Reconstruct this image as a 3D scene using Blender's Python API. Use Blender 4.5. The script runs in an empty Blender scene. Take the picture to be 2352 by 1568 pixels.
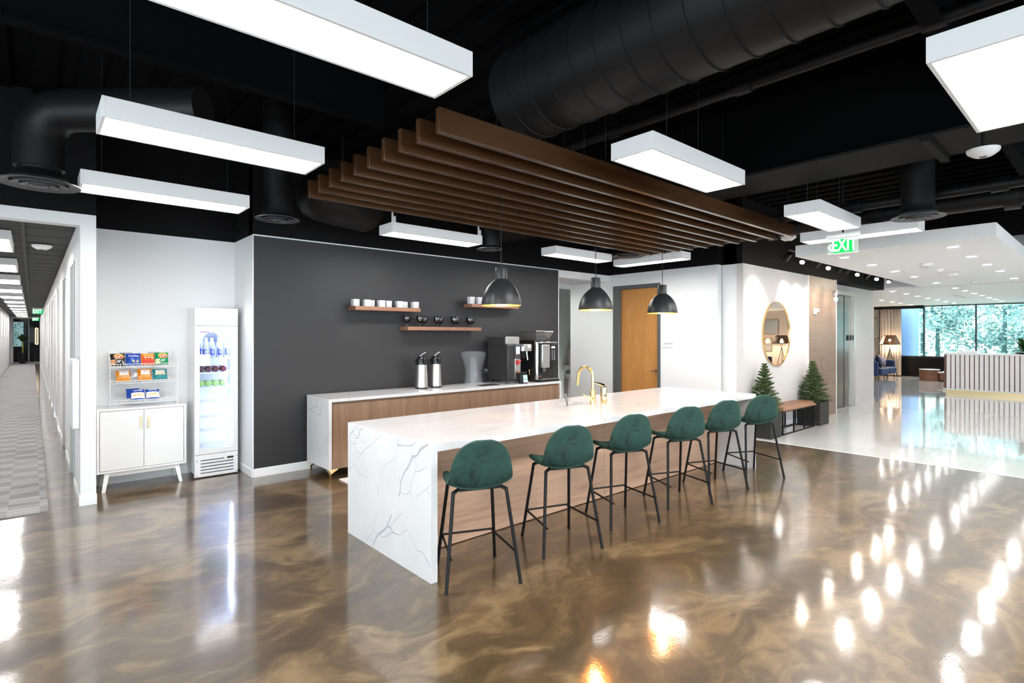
import bpy, math, random
from mathutils import Vector, Matrix
C = bpy.context.scene.collection
PI = math.pi
random.seed(7)
ORG = {}

# ------------------------------------------------------------------ materials
MATS = {}
def _new(name):
    m = bpy.data.materials.new(name); m.use_nodes = True
    nt = m.node_tree; b = nt.nodes['Principled BSDF']
    return m, nt, b
def pm(name, col, rough=.5, metal=0., spec=.5, coat=0., coatr=.05, emit=None, es=0., trans=0., ior=1.45, alpha=1.):
    if name in MATS: return MATS[name]
    m, nt, b = _new(name)
    b.inputs['Base Color'].default_value = (*col, 1); b.inputs['Roughness'].default_value = rough
    b.inputs['Metallic'].default_value = metal; b.inputs['Specular IOR Level'].default_value = spec
    b.inputs['Coat Weight'].default_value = coat; b.inputs['Coat Roughness'].default_value = coatr
    b.inputs['Transmission Weight'].default_value = trans; b.inputs['IOR'].default_value = ior
    b.inputs['Alpha'].default_value = alpha
    if emit: b.inputs['Emission Color'].default_value = (*emit, 1); b.inputs['Emission Strength'].default_value = es
    MATS[name] = m; return m
def N(nt, t, **kw):
    n = nt.nodes.new(t)
    for k, v in kw.items():
        if k in n.inputs.keys(): n.inputs[k].default_value = v
        else: setattr(n, k, v)
    return n
def L(nt, a, b): nt.links.new(a, b)
def coords(nt, scale=(1,1,1), kind='Object', rot=(0,0,0)):
    tc = N(nt, 'ShaderNodeTexCoord'); mp = N(nt, 'ShaderNodeMapping')
    mp.inputs['Scale'].default_value = scale; mp.inputs['Rotation'].default_value = rot
    L(nt, tc.outputs[kind], mp.inputs['Vector']); return mp.outputs['Vector']
def ramp(nt, fac, stops):
    r = N(nt, 'ShaderNodeValToRGB'); e = r.color_ramp.elements
    while len(e) < len(stops): e.new(.5)
    for i, (p, c) in enumerate(stops):
        e[i].position = p; e[i].color = (*c, 1) if len(c) == 3 else c
    L(nt, fac, r.inputs['Fac']); return r.outputs['Color']
def emission(name, col, s):
    if name in MATS: return MATS[name]
    m = bpy.data.materials.new(name); m.use_nodes = True; nt = m.node_tree; nt.nodes.clear()
    o = N(nt, 'ShaderNodeOutputMaterial'); e = N(nt, 'ShaderNodeEmission')
    e.inputs['Color'].default_value = (*col, 1); e.inputs['Strength'].default_value = s
    L(nt, e.outputs[0], o.inputs['Surface']); MATS[name] = m; return m
def wood(name, c1, c2, scale=(1,1,1), rough=.45, freq=1., coat=0.):
    """grain runs along the axis with the smallest scale"""
    if name in MATS: return MATS[name]
    m, nt, b = _new(name)
    v = coords(nt, scale)
    n1 = N(nt, 'ShaderNodeTexNoise', Scale=2.2*freq, Detail=6., Roughness=.62, Distortion=.5); L(nt, v, n1.inputs['Vector'])
    n2 = N(nt, 'ShaderNodeTexNoise', Scale=11*freq, Detail=3., Roughness=.6); L(nt, v, n2.inputs['Vector'])
    mx = N(nt, 'ShaderNodeMath', operation='MULTIPLY_ADD'); L(nt, n2.outputs[0], mx.inputs[0]); mx.inputs[1].default_value = .35
    L(nt, n1.outputs[0], mx.inputs[2])
    c = ramp(nt, mx.outputs[0], [(.42, c2), (.62, tuple((a+d)/2 for a, d in zip(c1, c2))), (.82, c1)])
    L(nt, c, b.inputs['Base Color']); b.inputs['Roughness'].default_value = rough
    b.inputs['Coat Weight'].default_value = coat
    MATS[name] = m; return m
def clear(name, col=(1,1,1), refl=.12, rough=0.02, tint=1.):
    """thin pane: transparent with a fresnel gloss"""
    if name in MATS: return MATS[name]
    m = bpy.data.materials.new(name); m.use_nodes = True; nt = m.node_tree; nt.nodes.clear()
    o = N(nt, 'ShaderNodeOutputMaterial'); t = N(nt, 'ShaderNodeBsdfTransparent'); g = N(nt, 'ShaderNodeBsdfGlossy')
    t.inputs['Color'].default_value = (*[x*tint for x in col], 1); g.inputs['Roughness'].default_value = rough
    lw = N(nt, 'ShaderNodeLayerWeight', Blend=refl); mx = N(nt, 'ShaderNodeMixShader')
    L(nt, lw.outputs['Fresnel'], mx.inputs[0]); L(nt, t.outputs[0], mx.inputs[1]); L(nt, g.outputs[0], mx.inputs[2])
    L(nt, mx.outputs[0], o.inputs['Surface']); MATS[name] = m; return m

WHITE = pm('wall_white', (.80, .80, .80), .6)
WARMW = pm('wall_warm_white', (.66, .635, .62), .55)
TRIMW = pm('trim_white', (.84, .84, .84), .4)
BLACKW = pm('black_paint', (.0026, .0026, .003), .8, spec=.05)
BLKWALL = pm('black_wall_paint', (.0065, .006, .0065), .7, spec=.15)
DUCTM = pm('black_duct', (.0075, .0072, .0078), .48, spec=.25)
BEAMM = pm('grey_black_beam', (.009, .009, .0088), .7, spec=.15)
BLK = pm('black_metal', (.006, .006, .0065), .45, spec=.28)
BLKPL = pm('black_plastic', (.010, .010, .011), .25, spec=.5)
WHPL = pm('white_plastic', (.80, .80, .80), .35)
WHMET = pm('white_enamel', (.82, .82, .83), .3)
STEEL = pm('brushed_steel', (.62, .60, .57), .30, 1.)
CHROME = pm('chrome', (.82, .82, .82), .10, 1.)
GOLD = pm('brushed_gold', (.86, .60, .26), .25, 1.)
GOLDP = pm('polished_gold', (.86, .70, .40), .06, 1.)
PANEL = emission('panel_light', (1., .985, .97), 7.0)
CPANEL = emission('corridor_panel_light', (1., .985, .97), 3.6)
DOWN = emission('downlight_lens', (1., .97, .93), 60.)
DOWNF = emission('lobby_downlight_lens', (1., .97, .93), 26.)
BULB = emission('warm_bulb', (1., .62, .22), 5.)
SPOTL = emission('spot_lens', (1., .88, .72), 40.)
GREENL = emission('exit_green', (.02, .75, .14), .24)

def charcoal():
    m, nt, b = _new('charcoal_wallcovering')
    v = coords(nt, (1, 1, 1))
    w1 = N(nt, 'ShaderNodeTexWave', Scale=60., Distortion=1.5, Detail=2.); w1.bands_direction = 'Z'; L(nt, v, w1.inputs['Vector'])
    n = N(nt, 'ShaderNodeTexNoise', Scale=90., Detail=3.); L(nt, v, n.inputs['Vector'])
    mx = N(nt, 'ShaderNodeMath', operation='MULTIPLY'); L(nt, w1.outputs[0], mx.inputs[0]); L(nt, n.outputs[0], mx.inputs[1])
    L(nt, ramp(nt, mx.outputs[0], [(.1, (.019, .0185, .0202)), (.6, (.030, .0289, .0312))]), b.inputs['Base Color'])
    b.inputs['Roughness'].default_value = .55
    bp = N(nt, 'ShaderNodeBump', Strength=.12, Distance=.002); L(nt, mx.outputs[0], bp.inputs['Height']); L(nt, bp.outputs[0], b.inputs['Normal'])
    return m
CHAR = charcoal()
def epoxy():
    m, nt, b = _new('brown_epoxy')
    v = coords(nt, (1, 1, 1))
    d = N(nt, 'ShaderNodeTexNoise', Scale=.9, Detail=3., Roughness=.55); L(nt, v, d.inputs['Vector'])
    vm = N(nt, 'ShaderNodeVectorMath', operation='MULTIPLY_ADD'); L(nt, d.outputs['Color'], vm.inputs[0]); vm.inputs[1].default_value = (1.0, 1.0, 1.0); L(nt, v, vm.inputs[2])
    mp = N(nt, 'ShaderNodeMapping'); mp.inputs['Rotation'].default_value = (0, 0, .5); mp.inputs['Scale'].default_value = (.45, 1.05, 1); L(nt, vm.outputs[0], mp.inputs['Vector'])
    n1 = N(nt, 'ShaderNodeTexNoise', Scale=1.9, Detail=6., Roughness=.62, Distortion=.9); L(nt, mp.outputs[0], n1.inputs['Vector'])
    n2 = N(nt, 'ShaderNodeTexNoise', Scale=5.5, Detail=5., Roughness=.6, Distortion=1.6); L(nt, mp.outputs[0], n2.inputs['Vector'])
    mx = N(nt, 'ShaderNodeMath', operation='MULTIPLY_ADD'); L(nt, n2.outputs[0], mx.inputs[0]); mx.inputs[1].default_value = .35; L(nt, n1.outputs[0], mx.inputs[2])
    c = ramp(nt, mx.outputs[0], [(.48, (.036, .0205, .0088)), (.60, (.060, .0355, .0145)), (.68, (.088, .0535, .0225)), (.76, (.150, .095, .043)), (.88, (.225, .150, .073))])
    L(nt, c, b.inputs['Base Color'])
    b.inputs['Roughness'].default_value = .38; b.inputs['Specular IOR Level'].default_value = .5
    b.inputs['Coat Weight'].default_value = 1.; b.inputs['Coat IOR'].default_value = 1.6
    # trowel streaks: slight waviness and patches of duller gloss
    s = N(nt, 'ShaderNodeTexNoise', Scale=9., Detail=4., Roughness=.6, Distortion=1.); L(nt, v, s.inputs['Vector'])
    cr = N(nt, 'ShaderNodeMapRange'); L(nt, s.outputs[0], cr.inputs['Value']); cr.inputs['To Min'].default_value = .03; cr.inputs['To Max'].default_value = .13
    L(nt, cr.outputs[0], b.inputs['Coat Roughness'])
    bn = N(nt, 'ShaderNodeTexNoise', Scale=2.6, Detail=2., Roughness=.5); L(nt, v, bn.inputs['Vector'])
    bp = N(nt, 'ShaderNodeBump', Strength=.10, Distance=.02); L(nt, bn.outputs[0], bp.inputs['Height'])
    bn2 = N(nt, 'ShaderNodeTexNoise', Scale=70., Detail=3., Roughness=.6); L(nt, v, bn2.inputs['Vector'])
    bp2 = N(nt, 'ShaderNodeBump', Strength=.07, Distance=.003); L(nt, bn2.outputs[0], bp2.inputs['Height']); L(nt, bp.outputs[0], bp2.inputs['Normal'])
    L(nt, bp2.outputs[0], b.inputs['Coat Normal'])
    return m
EPOXY = epoxy()
def tilefloor():
    m, nt, b = _new('white_polished_tile')
    v = coords(nt, (1, 1, 1))
    br = N(nt, 'ShaderNodeTexBrick', Scale=1.); br.inputs['Color1'].default_value = (.80, .795, .785, 1); br.inputs['Color2'].default_value = (.76, .755, .745, 1)
    br.inputs['Mortar'].default_value = (.62, .61, .60, 1); br.inputs['Mortar Size'].default_value = .004; br.inputs['Brick Width'].default_value = 1.2; br.inputs['Row Height'].default_value = .6
    L(nt, v, br.inputs['Vector']); L(nt, br.outputs['Color'], b.inputs['Base Color'])
    b.inputs['Roughness'].default_value = .08; b.inputs['Coat Weight'].default_value = .6; b.inputs['Coat Roughness'].default_value = .03
    return m
TILE = tilefloor()
def quartz():
    m, nt, b = _new('white_quartz')
    v = coords(nt, (1, 1, 1))
    n = N(nt, 'ShaderNodeTexNoise', Scale=3., Detail=3.); L(nt, v, n.inputs['Vector'])
    L(nt, ramp(nt, n.outputs[0], [(.35, (.65, .65, .66)), (.65, (.69, .69, .695))]), b.inputs['Base Color'])
    b.inputs['Roughness'].default_value = .16; return m
QUARTZ = quartz()
VEIN = pm('quartz_vein_grey', (.43, .45, .49), .16)
VEINT = pm('quartz_vein_tan', (.46, .40, .35), .16)
WALNUT = wood('walnut_vertical', (.30, .185, .118), (.175, .100, .060), (7, 7, .45), .42)
WALNUTD = wood('walnut_reveal', (.20, .12, .075), (.12, .07, .042), (.45, 7, 7), .5)
OAKP = wood('oak_panel_horizontal', (.66, .42, .29), (.46, .27, .175), (.55, 9, 9), .38)
BAFW = wood('baffle_walnut', (.075, .034, .015), (.045, .0195, .0085), (.5, 9, 9), .24)
SHELFW = wood('shelf_walnut', (.30, .145, .085), (.16, .07, .04), (.8, 10, 10), .45)
ELEVW = wood('elevator_wood_panel', (.235, .162, .12), (.16, .108, .078), (.6, 9, 9), .4)
DOORW = wood('amber_door_veneer', (.52, .235, .065), (.40, .165, .040), (2.5, 2.5, .4), .45)
DESKW = wood('desk_walnut', (.17, .10, .07), (.10, .055, .036), (8, 8, .5), .45)
CTW = wood('coffee_table_walnut', (.22, .095, .055), (.13, .055, .03), (8, 8, .6), .4)
FRAMEG = pm('door_frame_grey', (.095, .098, .095), .45)
SHADEB = pm('matt_black_shade', (.022, .022, .023), .38, spec=.5)
SHADEG = pm('gilded_shade_inside', (.80, .42, .07), .35, .7, emit=(1, .50, .08), es=.22)  # gilding, with the bulb's glow on it added as emission
LEATHER = pm('tan_leather', (.28, .125, .062), .42)
PLANTER = pm('black_planter', (.016, .016, .016), .55)
NAVY = pm('navy_velvet', (.018, .034, .11), .7)
NAVYD = pm('dark_navy_cloth', (.012, .016, .045), .8)
MAUVE = pm('mauve_satin', (.30, .20, .25), .4)
LINEN = pm('linen_curtain', (.74, .62, .52), .8)
PLASTER = pm('plaster_warm', (.52, .46, .40), .7)
GREYG = pm('grey_green_wall', (.30, .31, .285), .6)
LGREY = pm('light_grey', (.55, .55, .56), .5)
GLASSP = clear('window_pane', (.86, .97, .98), .10)
FGLASS = clear('fridge_pane', (.97, .98, 1.), .06)
SMOKEG = clear('smoked_glass', (.80, .80, .82), .42, .08)
CLEARG = pm('clear_acrylic', (.80, .83, .90), .06, spec=.9, alpha=.075, coat=1.)  # faint white haze in the colour stands in for bright reflections
FROST = pm('frosted_cup', (.74, .75, .78), .35, trans=.25)
def velvet():
    m, nt, b = _new('green_velvet')
    v = coords(nt, (1, 1, 1))
    n = N(nt, 'ShaderNodeTexNoise', Scale=6.5, Detail=3., Roughness=.6, Distortion=1.5); L(nt, v, n.inputs['Vector'])
    L(nt, ramp(nt, n.outputs[0], [(.36, (.0022, .014, .010)), (.46, (.006, .038, .0275)), (.7, (.009, .050, .037))]), b.inputs['Base Color'])
    b.inputs['Roughness'].default_value = .75; b.inputs['Sheen Weight'].default_value = .22; b.inputs['Sheen Roughness'].default_value = .35
    b.inputs['Sheen Tint'].default_value = (.35, .85, .70, 1); return m
VELVET = velvet()
def carpet():
    m, nt, b = _new('grey_carpet_tile')
    v = coords(nt, (1, 1, 1))
    ck = N(nt, 'ShaderNodeTexChecker', Scale=4.4); ck.inputs['Color1'].default_value = (.9, .9, .9, 1); ck.inputs['Color2'].default_value = (.45, .45, .45, 1)
    L(nt, v, ck.inputs['Vector'])
    mp = N(nt, 'ShaderNodeMapping'); mp.inputs['Scale'].default_value = (1.2, 60, 1); L(nt, v, mp.inputs['Vector'])
    n = N(nt, 'ShaderNodeTexNoise', Scale=1.2, Detail=3.); L(nt, mp.outputs[0], n.inputs['Vector'])
    mx = N(nt, 'ShaderNodeMath', operation='MULTIPLY_ADD'); L(nt, ck.outputs['Fac'], mx.inputs[0]); mx.inputs[1].default_value = .10; L(nt, n.outputs[0], mx.inputs[2])
    L(nt, ramp(nt, mx.outputs[0], [(.35, (.17, .163, .157)), (.5, (.30, .29, .28)), (.68, (.48, .465, .46))]), b.inputs['Base Color'])
    b.inputs['Roughness'].default_value = .95; return m
CARPET = carpet()
def leafmat(name, c1, c2, rough=.6, scale=3., sub=0.):
    if name in MATS: return MATS[name]
    m, nt, b = _new(name)
    v = coords(nt)
    n = N(nt, 'ShaderNodeTexNoise', Scale=scale, Detail=2.); L(nt, v, n.inputs['Vector'])
    L(nt, ramp(nt, n.outputs[0], [(.35, c1), (.65, c2)]), b.inputs['Base Color']); b.inputs['Roughness'].default_value = rough
    MATS[name] = m; return m
NEEDLE = leafmat('conifer_needles', (.035, .068, .020), (.135, .19, .06), .6, 14.)
FERN = leafmat('fern_leaf', (.02, .075, .012), (.06, .16, .03), .4, 6.)
PALM = leafmat('palm_leaf', (.015, .04, .012), (.03, .07, .02), .5, 4.)
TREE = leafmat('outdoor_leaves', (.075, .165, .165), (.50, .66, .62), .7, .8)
BARK = pm('bark', (.12, .09, .06), .9)
SOIL = pm('moss', (.05, .055, .02), .95)

# ------------------------------------------------------------------ mesh builder
class MB:
    def __init__(s): s.v = []; s.f = []; s.m = []
    def add(s, vs, fs, mi=0):
        o = len(s.v); s.v += [tuple(x) for x in vs]; s.f += [tuple(i+o for i in f) for f in fs]; s.m += [mi]*len(fs); return s
    def box(s, x0, x1, y0, y1, z0, z1, mi=0):
        return s.add([(x0,y0,z0),(x1,y0,z0),(x1,y1,z0),(x0,y1,z0),(x0,y0,z1),(x1,y0,z1),(x1,y1,z1),(x0,y1,z1)],
                     [(0,3,2,1),(4,5,6,7),(0,1,5,4),(1,2,6,5),(2,3,7,6),(3,0,4,7)], mi)
    def quad(s, a, b, c, d, mi=0): return s.add([a,b,c,d], [(0,1,2,3)], mi)
    def frustum(s, b, t, mi=0):
        """b,t: four bottom and four top points"""
        return s.add(list(b)+list(t), [(3,2,1,0),(4,5,6,7),(0,1,5,4),(1,2,6,5),(2,3,7,6),(3,0,4,7)], mi)
    def tube(s, pts, r, n=10, mi=0, caps=True, radii=None):
        pts = [Vector(p) for p in pts]; rings = []
        k = len(pts); t0 = (pts[1]-pts[0]).normalized()
        up = Vector((0,0,1)) if abs(t0.z) < .9 else Vector((1,0,0))
        u = t0.cross(up).normalized(); vs = []
        for i, p in enumerate(pts):
            if i == 0: t = pts[1]-pts[0]
            elif i == k-1: t = pts[-1]-pts[-2]
            else: t = (pts[i+1]-p).normalized()+(p-pts[i-1]).normalized()
            t.normalize(); u = (u-t*u.dot(t)).normalized(); w = t.cross(u)
            rr = radii[i] if radii else r
            sc = 1.
            if 0 < i < k-1:
                c = max(.5, t.dot((p-pts[i-1]).normalized())); sc = 1/c
            vs += [p+(u*math.cos(2*PI*j/n)+w*math.sin(2*PI*j/n))*rr*sc for j in range(n)]
        fs = [(i*n+j, i*n+(j+1)%n, (i+1)*n+(j+1)%n, (i+1)*n+j) for i in range(k-1) for j in range(n)]
        if caps: fs += [tuple(range(n-1,-1,-1)), tuple((k-1)*n+j for j in range(n))]
        return s.add(vs, fs, mi)
    def lathe(s, prof, n=32, c=(0,0,0), mi=0, axis='z', sq=None):
        """prof: (radius, height) list"""
        vs = []
        for r, h in prof:
            for j in range(n):
                a = 2*PI*j/n; x, y = r*math.cos(a), r*math.sin(a)
                if sq:
                    k = (abs(math.cos(a))**sq+abs(math.sin(a))**sq)**(-1/sq); x *= k; y *= k
                p = (x,y,h) if axis == 'z' else ((h,x,y) if axis == 'x' else (y,h,x))
                vs.append((c[0]+p[0], c[1]+p[1], c[2]+p[2]))
        k = len(prof)
        fs = [(i*n+j, i*n+(j+1)%n, (i+1)*n+(j+1)%n, (i+1)*n+j) for i in range(k-1) for j in range(n)]
        if prof[0][0] > 1e-6: fs.append(tuple(range(n-1,-1,-1)))
        if prof[-1][0] > 1e-6: fs.append(tuple((k-1)*n+j for j in range(n)))
        return s.add(vs, fs, mi)
    def ring(s, prof, n=32, c=(0,0,0), mi=0, axis='z'):
        """closed profile, no caps"""
        vs = []; k = len(prof)
        for r, h in prof:
            for j in range(n):
                a = 2*PI*j/n; x, y = r*math.cos(a), r*math.sin(a)
                p = (x,y,h) if axis == 'z' else ((h,x,y) if axis == 'x' else (y,h,x))
                vs.append((c[0]+p[0], c[1]+p[1], c[2]+p[2]))
        fs = [(i*n+j, i*n+(j+1)%n, ((i+1)%k)*n+(j+1)%n, ((i+1)%k)*n+j) for i in range(k) for j in range(n)]
        return s.add(vs, fs, mi)
    def ball(s, c, r, mi=0, n=12, k=8, sc=(1,1,1)):
        vs = []
        for i in range(k+1):
            a = PI*i/k
            for j in range(n):
                b = 2*PI*j/n
                vs.append((c[0]+r*sc[0]*math.sin(a)*math.cos(b), c[1]+r*sc[1]*math.sin(a)*math.sin(b), c[2]+r*sc[2]*math.cos(a)))
        return s.add(vs, [(i*n+j, (i+1)*n+j, (i+1)*n+(j+1)%n, i*n+(j+1)%n) for i in range(k) for j in range(n)], mi)
    def ribbon(s, pts, w, M, mi=0):
        """flat band along 2-D points; w one width or a list; M maps (u,v,0) into space"""
        k = len(pts); vs = []
        for i, (x, y) in enumerate(pts):
            a = pts[max(0,i-1)]; b = pts[min(k-1,i+1)]
            dx, dy = b[0]-a[0], b[1]-a[1]; l = math.hypot(dx, dy) or 1
            ww = (w[i] if isinstance(w, (list, tuple)) else w)/2
            nx, ny = -dy/l*ww, dx/l*ww
            vs += [M @ Vector((x+nx,y+ny,0)), M @ Vector((x-nx,y-ny,0))]
        return s.add(vs, [(2*i,2*i+1,2*i+3,2*i+2) for i in range(k-1)], mi)
    def poly(s, pts, M, mi=0): return s.add([M @ Vector((x,y,0)) for x,y in pts], [tuple(range(len(pts)))], mi)
    def text(s, txt, size, M, mi=0, align='CENTER', bold=False, sx=1.):
        cu = bpy.data.curves.new('t', 'FONT'); cu.body = txt; cu.size = size; cu.align_x = align; cu.align_y = 'CENTER'
        if bold: cu.offset = size*.02
        o = bpy.data.objects.new('t', cu); C.objects.link(o)
        dg = bpy.context.evaluated_depsgraph_get(); dg.update()
        me = bpy.data.meshes.new_from_object(o.evaluated_get(dg))
        s.add([M @ Vector((v.co.x*sx, v.co.y, 0)) for v in me.vertices], [tuple(p.vertices) for p in me.polygons], mi)
        bpy.data.objects.remove(o); bpy.data.curves.remove(cu); bpy.data.meshes.remove(me); return s
    def xf(s, M): s.v = [tuple(M @ Vector(p)) for p in s.v]; return s
    def build(s, name, mats, parent=None, loc=None, bevel=0., smooth=True, angle=35, seg=2, sub=0, solid=0.):
        o0 = Vector((0,0,0))
        if parent is not None: o0 = ORG.get(parent.name, o0)
        elif loc is not None: o0 = Vector(loc)
        me = bpy.data.meshes.new(name); me.from_pydata([tuple(Vector(p)-o0) for p in s.v], [], s.f); me.update()
        for m in (mats if isinstance(mats, (list, tuple)) else [mats]): me.materials.append(m)
        me.polygons.foreach_set('material_index', s.m)
        if smooth:
            me.polygons.foreach_set('use_smooth', [True]*len(me.polygons)); me.set_sharp_from_angle(angle=math.radians(angle))
        me.update()
        o = bpy.data.objects.new(name, me); C.objects.link(o)
        if parent is not None: o.parent = parent; ORG[o.name] = o0
        elif loc is not None: o.location = o0; ORG[o.name] = o0
        if solid: md = o.modifiers.new('s','SOLIDIFY'); md.thickness = solid; md.offset = 0
        if bevel: md = o.modifiers.new('b','BEVEL'); md.width = bevel; md.segments = seg; md.limit_method = 'ANGLE'; md.angle_limit = math.radians(40)
        if sub: md = o.modifiers.new('u','SUBSURF'); md.levels = md.render_levels = sub
        return o
def tag(o, label, cat, group=None, kind=None):
    o['label'] = label; o['category'] = cat
    if group: o['group'] = group
    if kind: o['kind'] = kind
    return o
def thing(name, label, cat, loc, rz=0., group=None, local=False):
    o = bpy.data.objects.new(name, None); C.objects.link(o); o.location = loc; o.rotation_euler = (0,0,rz)
    o.empty_display_size = .05
    ORG[o.name] = Vector((0,0,0)) if (local or rz) else Vector(loc)
    return tag(o, label, cat, group)
def dup(root, loc, rz=None, label=None, group=None):
    def cp(o, par):
        c = o.copy(); C.objects.link(c)
        if par is not None: c.parent = par
        for ch in o.children: cp(ch, c)
        return c
    r = cp(root, None); r.location = loc
    if rz is not None: r.rotation_euler = (0,0,rz)
    if label: r['label'] = label
    if group: r['group'] = group
    return r
def struct(name, mb, mat, parent=None, **kw):
    o = mb.build(name, mat, parent, **kw)
    if parent is None: o['kind'] = 'structure'
    return o
def sroot(name, loc=(0,0,0)):
    o = bpy.data.objects.new(name, None); C.objects.link(o); o.location = loc; ORG[o.name] = Vector(loc); o['kind'] = 'structure'; return o
def FY(x, y, z):   # plane facing -Y: u=+x, v=+z
    return Matrix(((1,0,0,x),(0,0,-1,y),(0,1,0,z),(0,0,0,1)))
def FX(x, y, z):   # plane facing -X: u=-y, v=+z
    return Matrix(((0,0,-1,x),(-1,0,0,y),(0,1,0,z),(0,0,0,1)))
def FZ(x, y, z): return Matrix.Translation((x,y,z))
ORD = ['first','second','third','fourth','fifth','sixth','seventh','eighth','ninth','tenth','eleventh','twelfth','thirteenth']
def arc(c, r, a0, a1, n, plane='xz'):
    out = []
    for i in range(n+1):
        a = a0+(a1-a0)*i/n; u, v = r*math.cos(a), r*math.sin(a)
        out.append((c[0]+u, c[1], c[2]+v) if plane == 'xz' else ((c[0], c[1]+u, c[2]+v) if plane == 'yz' else (c[0]+u, c[1]+v, c[2])))
    return out

# ------------------------------------------------------------------ camera
F_PX, HY, V1 = 1245.91, 770.6, 2584.6
al = math.atan2(V1-1176, F_PX)
fx, fy = math.cos(al), math.sin(al)
cd = bpy.data.cameras.new('camera'); cam = bpy.data.objects.new('camera', cd); C.objects.link(cam)
cd.sensor_width = 36; cd.lens = 36*F_PX/2352; cd.shift_y = (HY-784)/2352; cd.clip_start = .05; cd.clip_end = 300
cam.location = (0,0,1.634)
cam.rotation_euler = (PI/2, 0, math.atan2(fy, fx)-PI/2)
bpy.context.scene.camera = cam

# ------------------------------------------------------------------ setting
ZD = 3.9
ZW = 2.80
def wallbox(name, x0, x1, y0, y1, mat=WHITE, z0=0, z1=ZW, up=BLKWALL, bev=0.):
    struct(name, MB().box(x0,x1,y0,y1,z0,z1), mat, bevel=bev)
    if up: struct(name+'_upper', MB().box(x0,x1,y0,y1,z1,ZD), up)
struct('floor', MB().box(-3,8.52,-4.5,6.63,-.1,0).box(-.95,.345,6.63,46,-.1,0).box(.345,8.52,6.63,11,-.1,0), EPOXY, smooth=False)
struct('floor_lobby', MB().box(8.52,27.2,-6.5,4.4,-.1,0).box(16.4,27.2,4.4,9,-.1,0), TILE, smooth=False)
struct('trim_1', MB().box(8.505,8.525,-4.5,4.07,-.02,.003), TRIMW)
# deck: corrugated, ribs along y
mb = MB(); x = -3.0
while x < 16.5:
    mb.box(x, x+.16, -4.5, 9, ZD-.04, ZD+.1).box(x+.16, x+.30, -4.5, 9, ZD-.01, ZD+.1); x += .30
struct('ceiling', mb, BLACKW, smooth=False)
mb = MB()
for xa, xb, yy in ((-3,2.3,-2.5),(3.15,16.4,.75),(-3,2.3,4.3),(8,16.4,-2.5)): mb.box(xa,xb,yy-.05,yy+.05,3.46,3.48).box(xa,xb,yy-.012,yy+.012,3.48,3.84).box(xa,xb,yy-.05,yy+.05,3.84,3.858)
struct('ceiling_beams', mb, BLACKW, smooth=False)
mb = MB().box(-3.12,-3,-4.5,6.75,0,.6).box(-3.12,-3,-4.5,6.75,2.65,ZW).box(-3.12,-3,4.6,6.75,.6,2.65)
for k in range(5): mb.box(-3.12,-3,-4.5+k*2.2,-4.3+k*2.2,.6,2.65)
struct('wall_left', mb, WHITE); struct('wall_left_upper', MB().box(-3.12,-3,-4.5,6.75,ZW,ZD), BLKWALL)
struct('window_10', MB().box(-3.07,-3.06,-4.5,4.6,.6,2.65), clear('rear_pane',(.95,.98,1.),.06), smooth=False)  # unseen windows, added to bring daylight onto the island end
mb = MB().box(-3,16.4,-4.62,-4.5,0,.75).box(-3,16.4,-4.62,-4.5,2.65,ZW)
for k in range(9): mb.box(-3+k*2.4,-2.8+k*2.4,-4.62,-4.5,.75,2.65)
struct('wall_behind', mb, WHITE); struct('wall_behind_upper', MB().box(-3,16.4,-4.62,-4.5,ZW,ZD), BLKWALL)
struct('window_9', MB().box(-3,16.4,-4.57,-4.56,.75,2.65), clear('rear_pane',(.95,.98,1.),.06), smooth=False)  # unseen windows, added for daylight fill from the camera side
wallbox('wall_back_left', -3.0,-.95,6.63,6.75)
# corridor portal: pier and header
struct('wall_pier', MB().box(.345,.466,6.63,7.52,0,ZW), WHITE)
struct('wall_pier_upper', MB().box(.345,.466,6.63,7.52,ZW,ZD), BLKWALL)
struct('wall_header_corridor', MB().box(-.95,.345,6.63,6.78,2.69,ZW), WHITE)
struct('wall_header_corridor_upper', MB().box(-.95,.345,6.63,6.78,ZW,ZD), BLKWALL)
wallbox('wall_niche', .466,2.05,7.40,7.52)
struct('wall_niche_side', MB().box(1.90,2.05,6.66,7.40,0,ZW), WHITE)
struct('wall_niche_side_upper', MB().box(1.90,2.05,6.66,7.40,ZW,ZD), BLKWALL)
struct('wall_back_core', MB().box(2.05,6.98,6.66,6.80,0,ZW), WHITE)
struct('wall_back_core_upper', MB().box(1.90,6.98,6.655,6.80,ZW,ZD), BLKWALL)
struct('wall_back', MB().box(1.908,6.972,6.645,6.66,0,2.788), CHAR)
struct('trim_2', MB().box(1.90,6.98,6.643,6.66,2.788,2.803).box(6.972,6.985,6.643,6.80,0,2.803).box(1.898,1.908,6.643,6.66,0,2.79), TRIMW)
# side hall with header and door wall
struct('wall_header_hall', MB().box(6.985,8.40,6.65,6.78,2.675,ZW), WHITE)
struct('wall_header_hall_upper', MB().box(6.985,8.40,6.65,6.78,ZW,ZD), BLKWALL)
struct('ceiling_hall', MB().box(6.7,11,6.78,9.2,2.69,2.74), LGREY)
struct('wall_hall_back', MB().box(6.7,11,8.45,8.55,0,2.7), GREYG)
struct('wall_hall_left', MB().box(6.88,6.98,6.80,8.45,0,2.7), GREYG)
struct('wall_hall_end', MB().box(10.9,11,6.7,8.45,0,2.7), GREYG)
struct('wall_hall_partition', MB().box(8.52,11,7.5,7.6,0,2.7), GREYG)
dY0, dY1, dZ = 5.495, 6.545, 2.58     # frame outline
struct('wall_door', MB().box(8.40,8.52,4.42,dY0,0,ZW).box(8.40,8.52,dY1,7.66,0,ZW).box(8.40,8.52,dY0,dY1,dZ,ZW), WHITE)
struct('wall_door_upper', MB().box(8.40,8.52,4.42,6.65,ZW,ZD), BLKWALL)
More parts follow.
